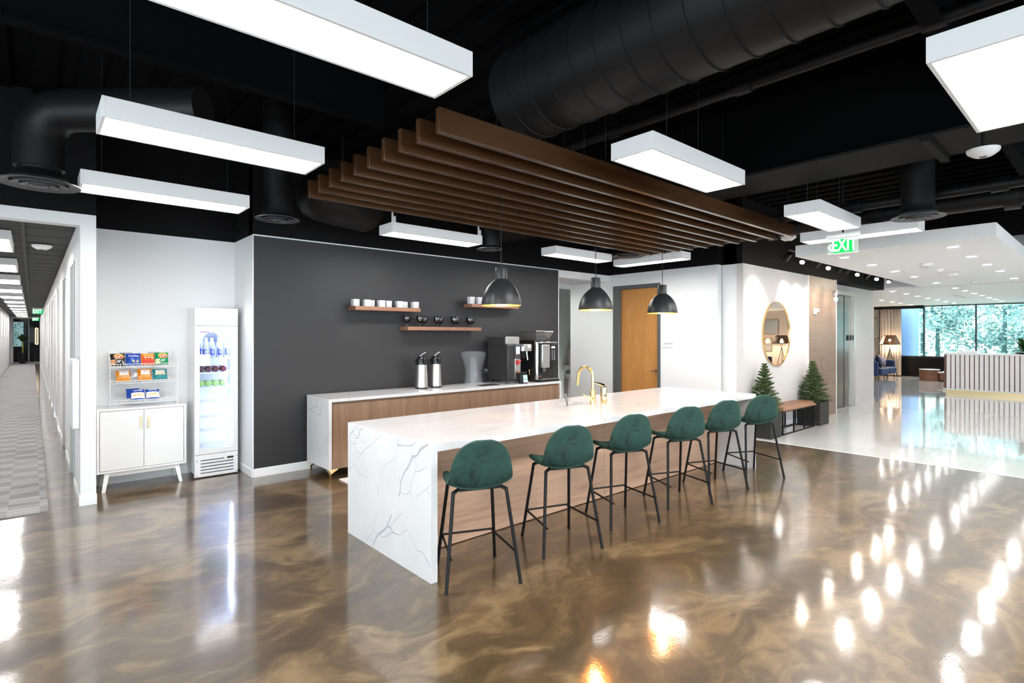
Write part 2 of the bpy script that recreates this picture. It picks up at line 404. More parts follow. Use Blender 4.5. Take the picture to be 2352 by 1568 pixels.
struct('wall_step', MB().box(8.56,8.66,4.18,4.62,0,ZW), WHITE)
struct('wall_step_upper', MB().box(8.56,8.66,4.18,4.62,ZW,ZD), BLKWALL)
struct('wall_step_return', MB().box(8.52,8.66,4.62,4.72,0,ZW), WHITE)
struct('wall_mirror', MB().box(8.56,12.70,4.07,4.18,0,ZW), WARMW)
struct('wall_mirror_upper', MB().box(8.56,16.30,4.085,4.40,ZW,ZD), BLKWALL)
struct('trim_3', MB().box(11.19,11.215,4.04,4.07,0,ZW).box(12.705,12.725,4.035,4.36,0,ZW+.01), TRIMW)
struct('wall_wood_panel', MB().box(11.215,12.705,4.045,4.07,0,ZW), ELEVW)
struct('wall_elevator', MB().box(14.42,16.46,4.35,4.50,0,2.86).box(12.70,14.42,4.35,4.5,2.62,2.86).box(12.70,12.8,4.18,4.5,0,2.86), WARMW)
struct('wall_lobby_return', MB().box(16.30,16.46,4.50,8.6,0,2.82), WARMW)
struct('wall_lobby_fascia', MB().box(16.40,16.46,-6.5,8.6,2.86,3.95), WHITE)
struct('wall_lobby_side', MB().box(16.4,27,8.5,8.6,0,2.9), PLASTER)
struct('wall_lobby_right', MB().box(8.5,27,-6.6,-6.5,0,2.9), WARMW)
CEILW = pm('ceiling_white', (.90,.90,.895), .6)
struct('ceiling_lobby', MB().box(16.42,26.7,-6.5,8.6,2.82,2.86), CEILW)
struct('ceiling_dropped', MB().box(8.46,15.9,1.0,3.235,2.80,2.965), CEILW, bevel=.003)
struct('baseboard_back', MB().box(1.905,6.98,6.632,6.645,0,.10), TRIMW, bevel=.003)
struct('baseboard_niche', MB().box(.466,1.9,7.388,7.40,0,.09).box(1.888,1.90,6.66,7.388,0,.09), TRIMW, bevel=.003)
struct('baseboard_pier', MB().box(.335,.472,6.62,6.63,0,.10).box(.335,.345,6.63,7.5,0,.10), TRIMW, bevel=.002)
struct('baseboard_mirror', MB().box(8.56,11.19,4.06,4.07,0,.10), TRIMW)
struct('baseboard_door_wall', MB().box(8.39,8.40,4.42,dY0,0,.10).box(8.39,8.40,dY1,7.6,0,.10), TRIMW)
# far window wall of the lobby at x=26.5
XW = 26.5
MULL = pm('mullion_black', (.025,.025,.028), .4)
struct('wall_sill', MB().box(XW,XW+.2,-2.2,6.8,0,.765), BLKWALL)
struct('wall_window_left', MB().box(XW,XW+.2,6.75,8.6,0,2.9), PLASTER)
struct('wall_window_right', MB().box(XW,XW+.2,-6.5,-2.2,0,2.9), PLASTER)
edges = [6.80,5.311,3.727,2.143,.56,-1.02,-2.2]
for i in range(6):
    a, b = edges[i], edges[i+1]
    r = sroot('window_%d' % (i+1), (XW,(a+b)/2,.8))
    fr = MB().box(XW-.02,XW+.10,b,a,.765,.825).box(XW-.02,XW+.10,b,a,2.78,2.86)
    fr.box(XW-.04,XW+.12,a-.04,a,.825,2.78)
    if i == 5: fr.box(XW-.04,XW+.12,b,b+.04,.825,2.78)
    struct('window_frame', fr, MULL, r)
    struct('window_glass', MB().box(XW+.03,XW+.04,b,a-.04,.825,2.78), GLASSP, r, smooth=False)
struct('trim_4', MB().box(XW-.06,XW,-2.2,6.8,2.84,2.90).box(26.0,26.06,5.2,8.5,2.70,2.82), BLK)

# door
d1 = sroot('door_1', (8.40,6.02,0))
fr = MB()
for a, b in ((dY0,dY0+.06),(dY1-.155,dY1)): fr.box(8.385,8.53,a,b,0,dZ)
fr.box(8.385,8.53,dY0+.06,dY1-.155,2.51,dZ)
struct('door_frame', fr, FRAMEG, d1, bevel=.004)
struct('door_leaf', MB().box(8.45,8.495,dY0+.062,dY1-.157,.01,2.505), DOORW, d1)
h = MB(); h.lathe([(.0,0),(.026,0),(.026,.012),(.0,.012)], 16, (8.437,5.62,1.0), axis='x')
h.tube([(8.44,5.62,1.0),(8.40,5.62,1.0),(8.395,5.635,1.0),(8.395,5.73,1.0)], .009, 8)
struct('door_handle', h, CHROME, d1)
s = thing('room_sign', 'small white plate lettered ELECTRICAL on white wall beside the amber door', 'sign', (8.395,5.36,1.5))
M = FX(8.391,5.36,1.50)
MB().box(8.392,8.40,5.25,5.47,1.42,1.57).build('plate', WHPL, s, bevel=.002)
MB().text('ELECTRICAL', .032, FX(8.3915,5.325,1.492), bold=True).build('lettering', FRAMEG, s)
MB().box(8.390,8.392,5.25,5.47,1.42,1.427).build('base_strip', pm('sign_grey',(.42,.42,.43),.4), s)

# elevator
e1 = sroot('door_2', (13.6,4.27,0))
mb = MB().box(12.80,14.405,4.19,4.38,2.55,2.64).box(14.385,14.45,4.19,4.38,0,2.64).box(12.80,12.86,4.2,4.38,0,2.6)
struct('elevator_frame', mb, STEEL, e1, bevel=.004)
EST = pm('elevator_steel', (.19,.18,.17), .26, 1.)
struct('elevator_leaf', MB().box(12.86,13.885,4.262,4.29,.01,2.55), EST, e1, bevel=.003)
struct('elevator_leaf', MB().box(13.90,14.385,4.252,4.28,.01,2.55), EST, e1, bevel=.003)
struct('elevator_seam', MB().box(13.88,13.905,4.27,4.30,.01,2.55), BLK, e1)
struct('elevator_sill', MB().box(12.86,14.4,4.2,4.30,0,.012), STEEL, e1)
fp = struct('floor_number_plate', MB().box(14.03,14.345,4.246,4.252,1.525,1.645), pm('plate_black',(.008,.008,.008),.6,spec=.2), e1)
struct('floor_number', MB().text('2', .12, FY(14.19,4.245,1.585), bold=True), WHPL, fp)

# ------------------------------------------------------------------ corridor
struct('ceiling_corridor', MB().box(-.95,.345,6.78,43,2.77,2.85), pm('corridor_ceiling_grey',(.015,.015,.0155),.7))
mb = MB()
for k in range(60): mb.box(-.95,.345,7.0+k*.61,7.015+k*.61,2.767,2.77)
mb.box(-.09,-.06,6.8,43,2.755,2.77).box(-.72,-.69,6.8,43,2.755,2.77)
struct('ceiling_grid', mb, pm('ceiling_grid_grey',(.028,.028,.028),.6))
struct('wall_corridor_left', MB().box(-1.07,-.95,6.75,43,0,2.77), WHITE)
# right wall: shallow recessed glazed doors between white piers
mb = MB(); rec = MB(); fr = MB()
y = 7.52; mb.box(.345,.46,7.52,7.55,0,2.77)
seg = [(7.55,8.35)]
yy = 9.45
while yy < 42: seg.append((yy, yy+1.0)); yy += 2.15
prev = 7.52
for a, b in seg:
    if a > prev: mb.box(.345,.46,prev,a,0,2.77)
    mb.box(.345,.46,a,b,2.45,2.77); rec.box(.375,.40,a,b,0,2.45)
    fr.box(.335,.375,a,a+.05,0,2.45).box(.335,.375,b-.05,b,0,2.45); prev = b
mb.box(.345,.46,prev,43,0,2.77)
struct('wall_corridor_right', mb, WHITE)
struct('wall_corridor_recess', rec, pm('recess_grey',(.14,.14,.145),.3))
struct('trim_5', fr, TRIMW)
struct('baseboard_corridor', MB().box(.333,.345,8.36,9.44,0,.1).box(.333,.345,10.46,11.59,0,.1).box(.333,.345,12.61,13.74,0,.1), TRIMW)
cr = MB().box(-.9,.115,6.625,42.5,.001,.012).build('carpet_runner', CARPET, loc=(-.4,6.625,0), smooth=False)
tag(cr, 'long grey patterned carpet running down the corridor floor', 'carpet')
# corridor end: dark glazed room
struct('wall_corridor_end', MB().box(-2.2,2.,46.5,46.6,0,3).box(-2.2,-2.1,43,46.5,0,3).box(1.9,2.,43,46.5,0,3).box(-2.2,2,43,46.5,2.8,2.9), BLKWALL)
struct('wall_corridor_end_pier', MB().box(.345,.55,42.9,43.1,0,2.8).box(-1.2,-.86,42.9,43.1,0,2.8).box(-.86,.345,42.9,43.1,2.62,2.8), WHITE)
struct('floor_end_room', MB().box(-2.2,2.,46,46.5,-.1,0).box(-2.2,-.95,43,46,-.1,0).box(.345,2,43,46,-.1,0), BLKWALL)
r = sroot('window_7', (-.3,43,0))
struct('window_frame', MB().box(-.86,.345,42.98,43.02,0,.08).box(-.17,-.13,42.98,43.02,.08,2.62).box(-.86,-.82,42.98,43.02,.08,2.62), LGREY, r)
struct('window_glass', MB().box(-.82,.345,42.995,43.005,.08,2.62), clear('corridor_pane',(.75,.75,.75),.12), r)
r = sroot('window_8', (-.7,46.5,1.3))
struct('window_glass', MB().box(-1.1,-.42,46.46,46.49,.95,2.5), emission('daylight_window',(.50,.85,.88),.15), r)
mb = MB()
for k in range(90):
    cx, cz = random.uniform(-1.08,-.44), random.uniform(1.0,2.45)
    mb.tube([(cx,46.44,cz),(cx+random.uniform(-.09,.09),46.42,cz+random.uniform(-.06,.06))], .016, 5)
struct('window_branches', mb, pm('branch_dark',(.04,.12,.12),.8), r)
o = MB().tube([(.16,45.2,1.1),(.16,45.2,2.1)], .03, 10).tube([(.26,45.2,1.1),(.26,45.2,2.1)], .03, 10).tube([(.16,45.2,2.1),(.26,45.2,2.1)],.03,8).tube([(.16,45.2,1.1),(.26,45.2,1.1)],.03,8).build('tube_lamp', emission('warm_tube',(1,.72,.42),.6), loc=(.21,45.2,1.1))
tag(o, 'tall warm glowing lamp behind glass at the corridor end', 'lamp')
# palm in the corridor
p = thing('potted_palm', 'dark leafy palm in a black pot at the far end of the corridor', 'plant', (-.42,42.3,0))
MB().lathe([(.13,.012),(.20,.62),(.17,.62),(.165,.58),(0,.58)], 20, (-.42,42.3,0)).build('pot', BLKPL, p)
MB().tube([(-.42,42.3,.58),(-.41,42.3,1.05),(-.43,42.3,1.35)], .035, 8).build('stem', pm('palm_stem',(.30,.33,.06),.6), p)
mb = MB()
for k in range(26):
    a = k*2.4; el = .75+.7*random.random(); ln = .5+.25*random.random()
    d = Vector((math.cos(a)*math.cos(el), math.sin(a)*math.cos(el), math.sin(el))); side = Vector((-math.sin(a), math.cos(a), 0))*.07
    b0 = Vector((-.42,42.3,1.25)); mid = b0+d*ln*.6; tip = b0+d*ln+Vector((0,0,-.22))
    mb.add([b0, mid+side, tip, mid-side], [(0,1,2,3)])
mb.build('leaves', PALM, p, smooth=False)
box = thing('dispenser_box', 'white wall-mounted dispenser box on the side of the corridor pier', 'box', (.30,7.0,.72))
MB().box(.285,.345,6.66,7.10,.735,1.41).build('housing', WHMET, box, bevel=.012)
MB().box(.279,.285,6.70,7.06,.79,1.36).build('cover', WHPL, box, bevel=.004)
box = thing('dispenser_box', 'small white box on the corridor wall far behind the pier', 'box', (.32,20.0,.7))
MB().box(.285,.345,19.8,20.3,.75,1.30).build('housing', WHMET, box, bevel=.01)

# ------------------------------------------------------------------ ceiling lights
ZL = 2.775; HL = .11
HOUSE = pm('light_housing', (.60,.60,.61), .45, emit=(1,1,1), es=.02)  # faint emission added so the housing sides look lit
CABLE = pm('steel_cable', (.05,.055,.06), .4, .5)
def deckz(x): return 3.86 if ((x+3.0) % .30) < .16 else 3.89
def panel_light(name, x0, x1, y0, y1, label, group, z=ZL, h=HL, mat=PANEL, cable=True, ztop=None, clips=False, inset=.14):
    t = thing(name, label, 'ceiling light', ((x0+x1)/2,(y0+y1)/2,z), group=group)
    m = MB(); w = .018
    m.box(x0,x0+w,y0,y1,z,z+h).box(x1-w,x1,y0,y1,z,z+h).box(x0+w,x1-w,y0,y0+w,z,z+h).box(x0+w,x1-w,y1-w,y1,z,z+h).box(x0+w,x1-w,y0+w,y1-w,z+h-.012,z+h)
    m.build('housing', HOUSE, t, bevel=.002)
    MB().box(x0+w,x1-w,y0+w,y1-w,z+.012,z+.02).build('diffuser', mat, t, smooth=False)
    lx = (x1-x0) > (y1-y0)
    for sgn in (-1,1):
        cx = (x0+x1)/2+(sgn*((x1-x0)/2-inset) if lx else 0); cy = (y0+y1)/2+(0 if lx else sgn*((y1-y0)/2-inset))
        if cable: MB().tube([(cx,cy,z+h),(cx,cy,ztop or deckz(cx))], .0016, 5).build('cable', CABLE, t)
        if clips:
            ex = x0+.03 if sgn < 0 else x1-.03
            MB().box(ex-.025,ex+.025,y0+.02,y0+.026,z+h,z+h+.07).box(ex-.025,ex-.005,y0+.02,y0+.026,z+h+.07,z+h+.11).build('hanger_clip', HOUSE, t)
    return t
G1 = 'box ceiling lights in the open black ceiling'
X0, X1 = .27, 1.455
panel_light('ceiling_light', X0,X1,1.905,2.205,'white box ceiling light nearest the camera, cut by the top frame edge',G1)
panel_light('ceiling_light', X0,X1,3.52,3.86,'long white box ceiling light between the biggest light and the corridor opening',G1)
panel_light('ceiling_light', X0,X1,5.18,5.52,'white box ceiling light just in front of the snack niche',G1)
panel_light('ceiling_light', 2.96,4.22,5.33,5.63,'white box ceiling light with hook clips above the charcoal wall',G1, clips=True)
panel_light('ceiling_light', 5.44,6.68,5.23,5.52,'white box ceiling light at the right end of the charcoal wall',G1)
panel_light('ceiling_light', 7.16,7.42,4.33,5.58,'white box ceiling light turned sideways in front of the amber door',G1)
panel_light('ceiling_light', 2.83,4.04,1.905,2.225,'white box ceiling light in front of the middle of the wood baffles',G1, inset=.40)
panel_light('ceiling_light', 5.40,6.56,1.85,2.17,'white box ceiling light just above the large exit sign',G1)
panel_light('ceiling_light', 2.81,3.99,-.15,.555,'wide square-ended ceiling light at the top right corner of the view',G1, inset=.42)
panel_light('ceiling_light', 7.02,7.30,1.45,2.63,'white box ceiling light turned sideways behind the large exit sign',G1)
panel_light('ceiling_light', 5.15,6.35,-.20,.46,'white ceiling light cut by the right frame edge below the widest one',G1)
for k in range(12):
    y0 = 7.9+k*2.85
    panel_light('corridor_light', -.64,-.17,y0,y0+1.2, '%s ceiling light along the corridor ceiling, counted from its opening' % ORD[k], 'square lights in a row down the corridor', 2.660, .10, CPANEL, False)

# ------------------------------------------------------------------ wood baffles
cab = pm('rod_black',(.02,.02,.02),.5)
for k in range(10):
    yb = 2.665+k*.2215
    z = 2.83
    t = thing('ceiling_baffle', ('front dark walnut ceiling baffle, nearest the camera over the island' if k == 0 else 'rearmost dark walnut ceiling baffle, nearest the charcoal wall' if k == 9 else '%s dark walnut ceiling baffle counted back from the front one' % ORD[k]),
              'ceiling baffle', (4.35,yb+.02,z), group='walnut baffles hung over the island')
    MB().box(1.79,6.92,yb,yb+.042,z,z+.15).build('plank', BAFW, t, bevel=.003)
    for cx in (3.35,5.2): MB().tube([(cx,yb+.02,z+.15),(cx,yb+.02,deckz(cx))], .002, 6).build('hanger_rod', cab, t)

# ------------------------------------------------------------------ pendants
def pendant(x, label):
    y, z = 3.60, 1.897
    t = thing('pendant_lamp', label, 'pendant lamp', (x,y,z), group='black dome pendants over the island')
    prof = [(.175,0),(.173,.03),(.163,.075),(.146,.12),(.122,.16),(.092,.195),(.058,.222),(.05,.228)]
    inner = [(r-.004, h) for r, h in reversed(prof)]
    n = len(prof)
    m = MB().lathe(prof+[(.0,.228)], 40, (x,y,z)); m.m = [0]*len(m.m)
    m.f = [f for f in m.f if len(f) == 4]; m.m = [0]*len(m.f)
    m.build('shade', SHADEB, t, angle=50)
    m = MB().lathe([(.0,.2235)]+inner, 40, (x,y,z)); m.f = [f for f in m.f if len(f) == 4]; m.m = [0]*len(m.f)
    m.build('shade_lining', SHADEG, t, angle=50)
    MB().ring([(.171,0),(.175,0),(.175,.004),(.171,.004)], 40, (x,y,z)).build('rim', SHADEB, t)
    MB().lathe([(.05,.222),(.05,.325),(.047,.33),(.0,.33)], 28, (x,y,z)).build('socket_cover', SHADEB, t)
    MB().ball((x,y,z+.11), .042, 0, 16, 12).build('bulb', BULB, t)
    MB().tube([(x,y,z+.33),(x,y,z+.345),(x,y,2.84)], .0035, 8, radii=[.008,.0035,.0035]).build('cord', BLK, t)
    l = bpy.data.lights.new('pendant_glow', 'POINT'); l.energy = 2.6; l.color = (1,.66,.34); l.shadow_soft_size = .04
    lo = bpy.data.objects.new('pendant_glow', l); C.objects.link(lo); lo.location = (x,y,z+.03)
pendant(3.06, 'black dome pendant lamp hanging in front of the short right shelf')
pendant(4.33, 'black dome pendant lamp hanging between the other two, over the gold faucet')
pendant(5.54, 'black dome pendant lamp hanging in front of the amber door')

# ------------------------------------------------------------------ island
IX0, IX1, IY0, IY1, IH, IT = 1.966, 6.703, 3.026, 4.283, .914, .05
t = thing('island_countertop', 'long white veined quartz waterfall top of the kitchen island', 'countertop', (4.33,3.65,0))
SX0,SX1,SY0,SY1 = 4.10,4.46,3.775,3.975
m = MB()
m.box(IX0,SX0,IY0,IY1,IH-IT,IH).box(SX1,IX1,IY0,IY1,IH-IT,IH).box(SX0,SX1,IY0,SY0,IH-IT,IH).box(SX0,SX1,SY1,IY1,IH-IT,IH)
# traced veins on the top (tan) and front edge
MT = FZ(0,0,IH+.0006)
rnd = random.Random(3)
def wig(pts, n=10, amp=.012):
    out = []
    for i in range(len(pts)-1):
        for j in range(n):
            q = j/n; out.append((pts[i][0]*(1-q)+pts[i+1][0]*q+rnd.uniform(-amp,amp)*.5, pts[i][1]*(1-q)+pts[i+1][1]*q+rnd.uniform(-amp,amp)*.5))
    out.append(pts[-1]); return out
tops = [[(2.15,4.0),(2.45,3.86),(2.85,3.98),(3.3,4.12)],[(2.2,3.52),(2.4,3.42),(2.7,3.5),(3.1,3.42),(3.6,3.5)],[(2.5,3.2),(3.0,3.35),(3.5,3.27),(4.3,3.36)],[(3.3,3.9),(3.7,3.8),(4.0,3.92)],
        [(4.6,3.3),(4.9,3.45),(5.4,3.38),(5.9,3.55)],[(4.8,3.9),(5.3,4.0),(5.8,3.9),(6.4,4.05)],[(3.55,3.1),(3.75,3.2),(4.0,3.12)],[(5.2,3.1),(5.5,3.2),(6.2,3.12)],[(2.9,3.15),(3.1,3.06)]]
for pl in tops: m.ribbon(wig(pl), .006, MT, 2)
for xx in (2.6,3.4,3.75,4.7,5.1,6.2): m.ribbon([(xx,IH-.035),(xx+.02,IH-.02),(xx+.012,IH-.005)], [.004,.012,.004], FY(0,IY0-.0006,0), 2)
m.build('worktop', [QUARTZ, VEIN, VEINT], t, smooth=False)
# end panel with traced veins: u along -y from the back edge, v up; given in photo pixels of the end face
def endpt(px, py, X=IX0):
    k = (px-1176)/F_PX; rx, ry = fx+fy*k, fy-fx*k
    tt = X/rx; return (ry*tt, 1.634+(HY-py)/F_PX*tt)
def zo(L_): return [endpt(780+a/7.84, 940+b/7.84) for a, b in L_]
def zp(L_): return [endpt(780+a/7.84, 1180+b/7.84) for a, b in L_]
veins = [
 (zo([(290,290),(245,385),(185,465),(205,600),(275,600),(285,515),(335,505),(360,385),(290,290)]), [.006,.010,.008,.005,.006,.006,.010,.006,.006]),
 (zo([(415,340),(365,385),(340,480),(380,560),(450,600),(490,570),(505,535)]), [.012,.008,.004,.004,.004,.003,.002]),
 (zo([(245,390),(285,500)]), .004),
 (zo([(205,600),(178,690)]), .004),
 (zo([(275,605),(300,740),(270,900),(248,1000),(170,1090)]), .004),
 (zo([(300,740),(380,800),(480,700),(600,610),(640,545),(690,530),(730,480),(755,410)]), [.005,.006,.005,.005,.005,.005,.004,.003]),
 (zo([(380,800),(330,920),(310,1050),(380,1170),(520,1215)]), [.004,.003,.005,.004,.003]),
 (zo([(248,1000),(310,1050)]), .004),
 (zo([(1040,485),(1040,640),(1025,780),(980,900),(830,1000),(750,1130),(715,1300),(692,1440),(695,1568)]), [.003,.006,.004,.004,.003,.003,.003,.003,.003]),
 (zo([(1040,640),(1180,655),(1300,645),(1375,575)]), [.014,.006,.010,.004]),
 (zo([(1305,645),(1315,840)]), .004),
 (zo([(1600,630),(1470,710),(1390,830),(1315,860),(1250,1010),(1150,1170),(1100,1330),(1090,1480),(1060,1568)]), [.012,.024,.014,.022,.014,.014,.013,.013,.012]),
 (zo([(1345,850),(1380,980),(1365,1120),(1290,1320),(1260,1490),(1160,1525),(1095,1485)]), [.004,.004,.006,.004,.006,.005,.005]),
 (zo([(1365,1120),(1460,1105),(1575,1015)]), [.005,.006,.003]),
 (zo([(1650,1335),(1560,1440),(1385,1568)]), .004),
 (zo([(1560,1440),(1640,1568)]), .004),
 (zo([(1070,1170),(1095,1330)]), .003),
 (zo([(1260,1490),(1290,1568)]), .004),
 (zp([(940,0),(880,160),(830,260),(690,380),(620,520),(608,610)]), [.012,.012,.016,.016,.012,.004]),
 (zp([(1110,0),(1010,100),(900,240)]), [.006,.006,.005]),
 (zp([(870,230),(920,250),(960,330),(1090,375),(1140,315),(1190,310),(1215,280),(1280,360),(1330,520),(1410,660),(1495,690),(1570,830),(1645,980)]), [.014,.016,.012,.005,.006,.005,.003,.004,.004,.005,.006,.010,.006]),
 (zp([(960,330),(800,415),(725,370)]), [.008,.006,.004]),
 (zp([(680,0),(640,100),(605,270),(570,360),(530,405),(610,520)]), .004),
 (zp([(605,270),(690,370)]), .004),
 (zp([(530,405),(470,500)]), .003),
]
ME = Matrix(((0,0,-1,IX0-.0006),(1,0,0,0),(0,1,0,0),(0,0,0,1)))
def vein_paint(m, vs, M, mi=1):
    for pts, w in vs:
        n = 5; P = []; W = []
        ww = w if isinstance(w, list) else [w]*len(pts)
        q = [pts[0]]+list(pts)+[pts[-1]]
        for i in range(1, len(q)-2):
            for j in range(n):
                tt = j/n; p0,p1,p2,p3 = q[i-1],q[i],q[i+1],q[i+2]
                P.append(tuple(.5*((2*p1[c])+(-p0[c]+p2[c])*tt+(2*p0[c]-5*p1[c]+4*p2[c]-p3[c])*tt*tt+(-p0[c]+3*p1[c]-3*p2[c]+p3[c])*tt**3) for c in (0,1)))
                W.append(ww[i-1]*(1-tt)+ww[min(i,len(ww)-1)]*tt)
        P.append(pts[-1]); W.append(ww[-1])
        m.ribbon(P, W, M, mi)
m = MB().box(IX0,IX0+IT,IY0,IY1,0,IH-IT)
vein_paint(m, veins, ME)
m.build('end_panel', [QUARTZ, VEIN], t, smooth=False)
MB().box(IX1-IT,IX1,IY0,IY1,0,IH-IT).build('end_panel', QUARTZ, t, smooth=False)
t = thing('island_cabinet', 'oak-veneered base of the kitchen island under the quartz top', 'kitchen island', (4.33,3.8,0))
PYF = 3.487
MB().box(IX0+IT+.002,4.325,PYF,PYF+.02,.006,IH-IT-.022).build('front_panel', OAKP, t, bevel=.002)
MB().box(4.333,IX1-IT-.002,PYF,PYF+.02,.006,IH-IT-.022).build('front_panel', OAKP, t, bevel=.002)
MB().box(4.325,4.333,PYF+.004,PYF+.02,.006,IH-IT-.02).build('joint_strip', pm('alu_joint',(.7,.68,.67),.3,.6), t)
MB().box(IX0+IT+.002,IX1-IT-.002,PYF+.003,PYF+.02,IH-IT-.02,IH-IT-.001).build('top_rail', pm('rail_grey',(.45,.45,.45),.4,.5), t)
MB().box(IX0+IT+.002,SX0-.05,PYF+.021,IY1-.03,.0,IH-IT-.002).box(SX1+.05,IX1-IT-.002,PYF+.021,IY1-.03,0,IH-IT-.002).box(SX0-.05,SX1+.05,PYF+.021,IY1-.03,0,.55).build('carcass', WALNUT, t)
s = thing('sink', 'small undermount steel sink set into the island top', 'sink', (4.28,3.875,.7))
m = MB(); a = (SX0-.006,SX1+.006,SY0-.006,SY1+.006)
z0, z1 = .70, IH-.045
m.add([(a[0],a[2],z1),(a[1],a[2],z1),(a[1],a[3],z1),(a[0],a[3],z1),(a[0]+.02,a[2]+.02,z0),(a[1]-.02,a[2]+.02,z0),(a[1]-.02,a[3]-.02,z0),(a[0]+.02,a[3]-.02,z0)],
      [(4,5,6,7),(0,1,5,4),(1,2,6,5),(2,3,7,6),(3,0,4,7)])
m.build('bowl', STEEL, s, smooth=False, bevel=.012, seg=3)
MB().lathe([(.0,.0),(.022,.0),(.022,.004),(0,.004)],16,(4.28,3.875,z0+.001)).build('drain', CHROME, s)
f = thing('faucet', 'brushed gold gooseneck faucet on the kitchen island', 'faucet', (4.37,3.672,IH))
MB().lathe([(.028,0),(.028,.15),(.0,.15)], 24, (4.37,3.672,IH)).build('body', GOLD, f)
m = MB(); pts = [(4.37,3.672,IH+.14),(4.37,3.672,IH+.29)]+[(4.37,3.672+.1-.1*math.cos(a_),IH+.29+.1*math.sin(a_)) for a_ in [PI*i/12 for i in range(1,12)]]+[(4.37,3.872,IH+.285),(4.37,3.882,IH+.19)]
m.tube(pts, .0145, 14).build('spout', GOLD, f)
MB().tube([(4.37,3.672,IH+.07),(4.30,3.65,IH+.07)], .021, 16).build('valve', GOLD, f)
MB().tube([(4.305,3.655,IH+.075),(4.24,3.70,IH+.12)], .0045, 8).build('lever', GOLD, f)
sd = thing('soap_dispenser', 'shiny gold soap dispenser beside the gooseneck faucet', 'soap dispenser', (4.555,3.677,IH))
MB().lathe([(.034,0),(.036,.01),(.034,.17),(.03,.185),(.0,.188)], 24, (4.555,3.677,IH)).build('body', GOLDP, sd)
MB().tube([(4.555,3.677,IH+.185),(4.52,3.70,IH+.205),(4.47,3.735,IH+.225)], .012, 10, radii=[.022,.014,.005]).build('spout', GOLDP, sd)
br = thing('dish_brush', 'grey dish brush leaning out of the island sink', 'brush', (4.14,3.80,.72))
MB().tube([(4.17,3.83,.735),(4.135,3.815,.93),(4.115,3.81,.99),(4.10,3.81,1.035)], .01, 10, radii=[.008,.009,.013,.010]).build('handle', pm('brush_grey',(.16,.17,.18),.4), br)
MB().lathe([(.0,-.02),(.022,-.02),(.025,0),(.02,.014),(0,.014)],14,(4.17,3.83,.724)).build('head', WHPL, br)
o = MB().box(2.60,3.6,5.25,5.90,.0,.014).build('floor_mat', pm('mat_pale',(.68,.62,.60),.8), loc=(3.1,5.6,0), bevel=.004)
tag(o, 'pale flat mat on the floor between island and sideboard', 'mat')

# ------------------------------------------------------------------ credenza
KX0, KX1, KY0, KY1 = 2.505, 6.309, 5.95, 6.60
t = thing('sideboard_countertop', 'white veined quartz waterfall slab wrapped over the walnut sideboard', 'countertop', (4.4,6.27,.114))
m = MB().box(KX0,KX1,KY0,KY1,IH-.035,IH)
for pl in ([(2.7,6.2),(3.0,6.3),(3.3,6.22)],[(3.2,6.05),(3.6,6.15)],[(4.3,6.1),(4.6,6.04)]): m.ribbon(wig(pl), .006, FZ(0,0,IH+.0006), 2)
for xx in (2.74,3.25,4.05,4.6): m.ribbon([(xx,IH-.026),(xx+.02,IH-.014),(xx+.01,IH-.004)], [.004,.012,.004], FY(0,KY0-.0006,0), 2)
m.build('worktop', [QUARTZ, VEIN, VEINT], t, smooth=False)
m = MB().box(KX0,KX0+.035,KY0,KY1,.114,IH-.035)
def zc(L_): return [endpt(540+a/6.03, 860+b/6.03, KX0) for a, b in L_]
vein_paint(m, [(zc([(1150,325),(1135,400),(1115,450),(1040,475),(1012,500)]), .009),(zc([(1120,330),(1138,390)]), .006),(zc([(1135,410),(1130,490),(1105,522),(1068,512),(1045,485)]), .006),
  (zc([(1228,340),(1195,470),(1175,540),(1155,560)]), .007),(zc([(1195,480),(1190,540),(1165,568),(1155,550)]), .005),(zc([(1150,560),(1130,660),(1118,780),(1095,855)]), .004),(zc([(1068,515),(1035,640)]), .005),
  (zc([(1012,645),(1035,640),(1025,740),(1012,840)]), .008),(zc([(1325,795),(1270,880),(1228,1035)]), .005)], Matrix(((0,0,-1,KX0-.0006),(1,0,0,0),(0,1,0,0),(0,0,0,1))))
m.build('end_panel', [QUARTZ, VEIN], t, smooth=False)
MB().box(KX1-.035,KX1,KY0,KY1,.114,IH-.035).build('end_panel', QUARTZ, t, smooth=False)
t = thing('sideboard', 'walnut sideboard on gold feet against the charcoal wall', 'cabinet', (4.4,6.27,0))
MB().box(KX0+.037,KX1-.037,KY0+.03,KY1,.116,IH-.037).build('body', WALNUTD, t)
gaps = [KX0+.04,3.027,3.509,3.966,4.434,4.897,5.361,6.27]
for i in range(7):
    MB().box(gaps[i]+.002,gaps[i+1]-.002,KY0+.008,KY0+.029,.116,.848).build('door', WALNUT, t, bevel=.0015)
def foot(cx, cy, sx, sy):
    m = MB(); m.frustum([(cx-.006,cy-.006,0),(cx+.006,cy-.006,0),(cx+.006,cy+.006,0),(cx-.006,cy+.006,0)], [(cx-.012,cy-.012,.085),(cx+.012,cy-.012,.085),(cx+.012,cy+.012,.085),(cx-.012,cy+.012,.085)])
    for dx, dy in ((sx,0),(0,sy)):
        ex, ey = cx+dx*.09, cy+dy*.09; px, py = (0,.012) if dx else (.012,0)
        m.frustum([(cx-px,cy-py,.055),(cx+px,cy+py,.055),(ex+px,ey+py,.104),(ex-px,ey-py,.104)], [(cx-px,cy-py,.114),(cx+px,cy+py,.114),(ex+px,ey+py,.114),(ex-px,ey-py,.114)])
    m.build('foot', GOLDP, t, smooth=False)
foot(2.535,5.985,1,1); foot(2.535,6.55,1,-1); foot(6.27,5.985,-1,1); foot(6.27,6.55,-1,-1)

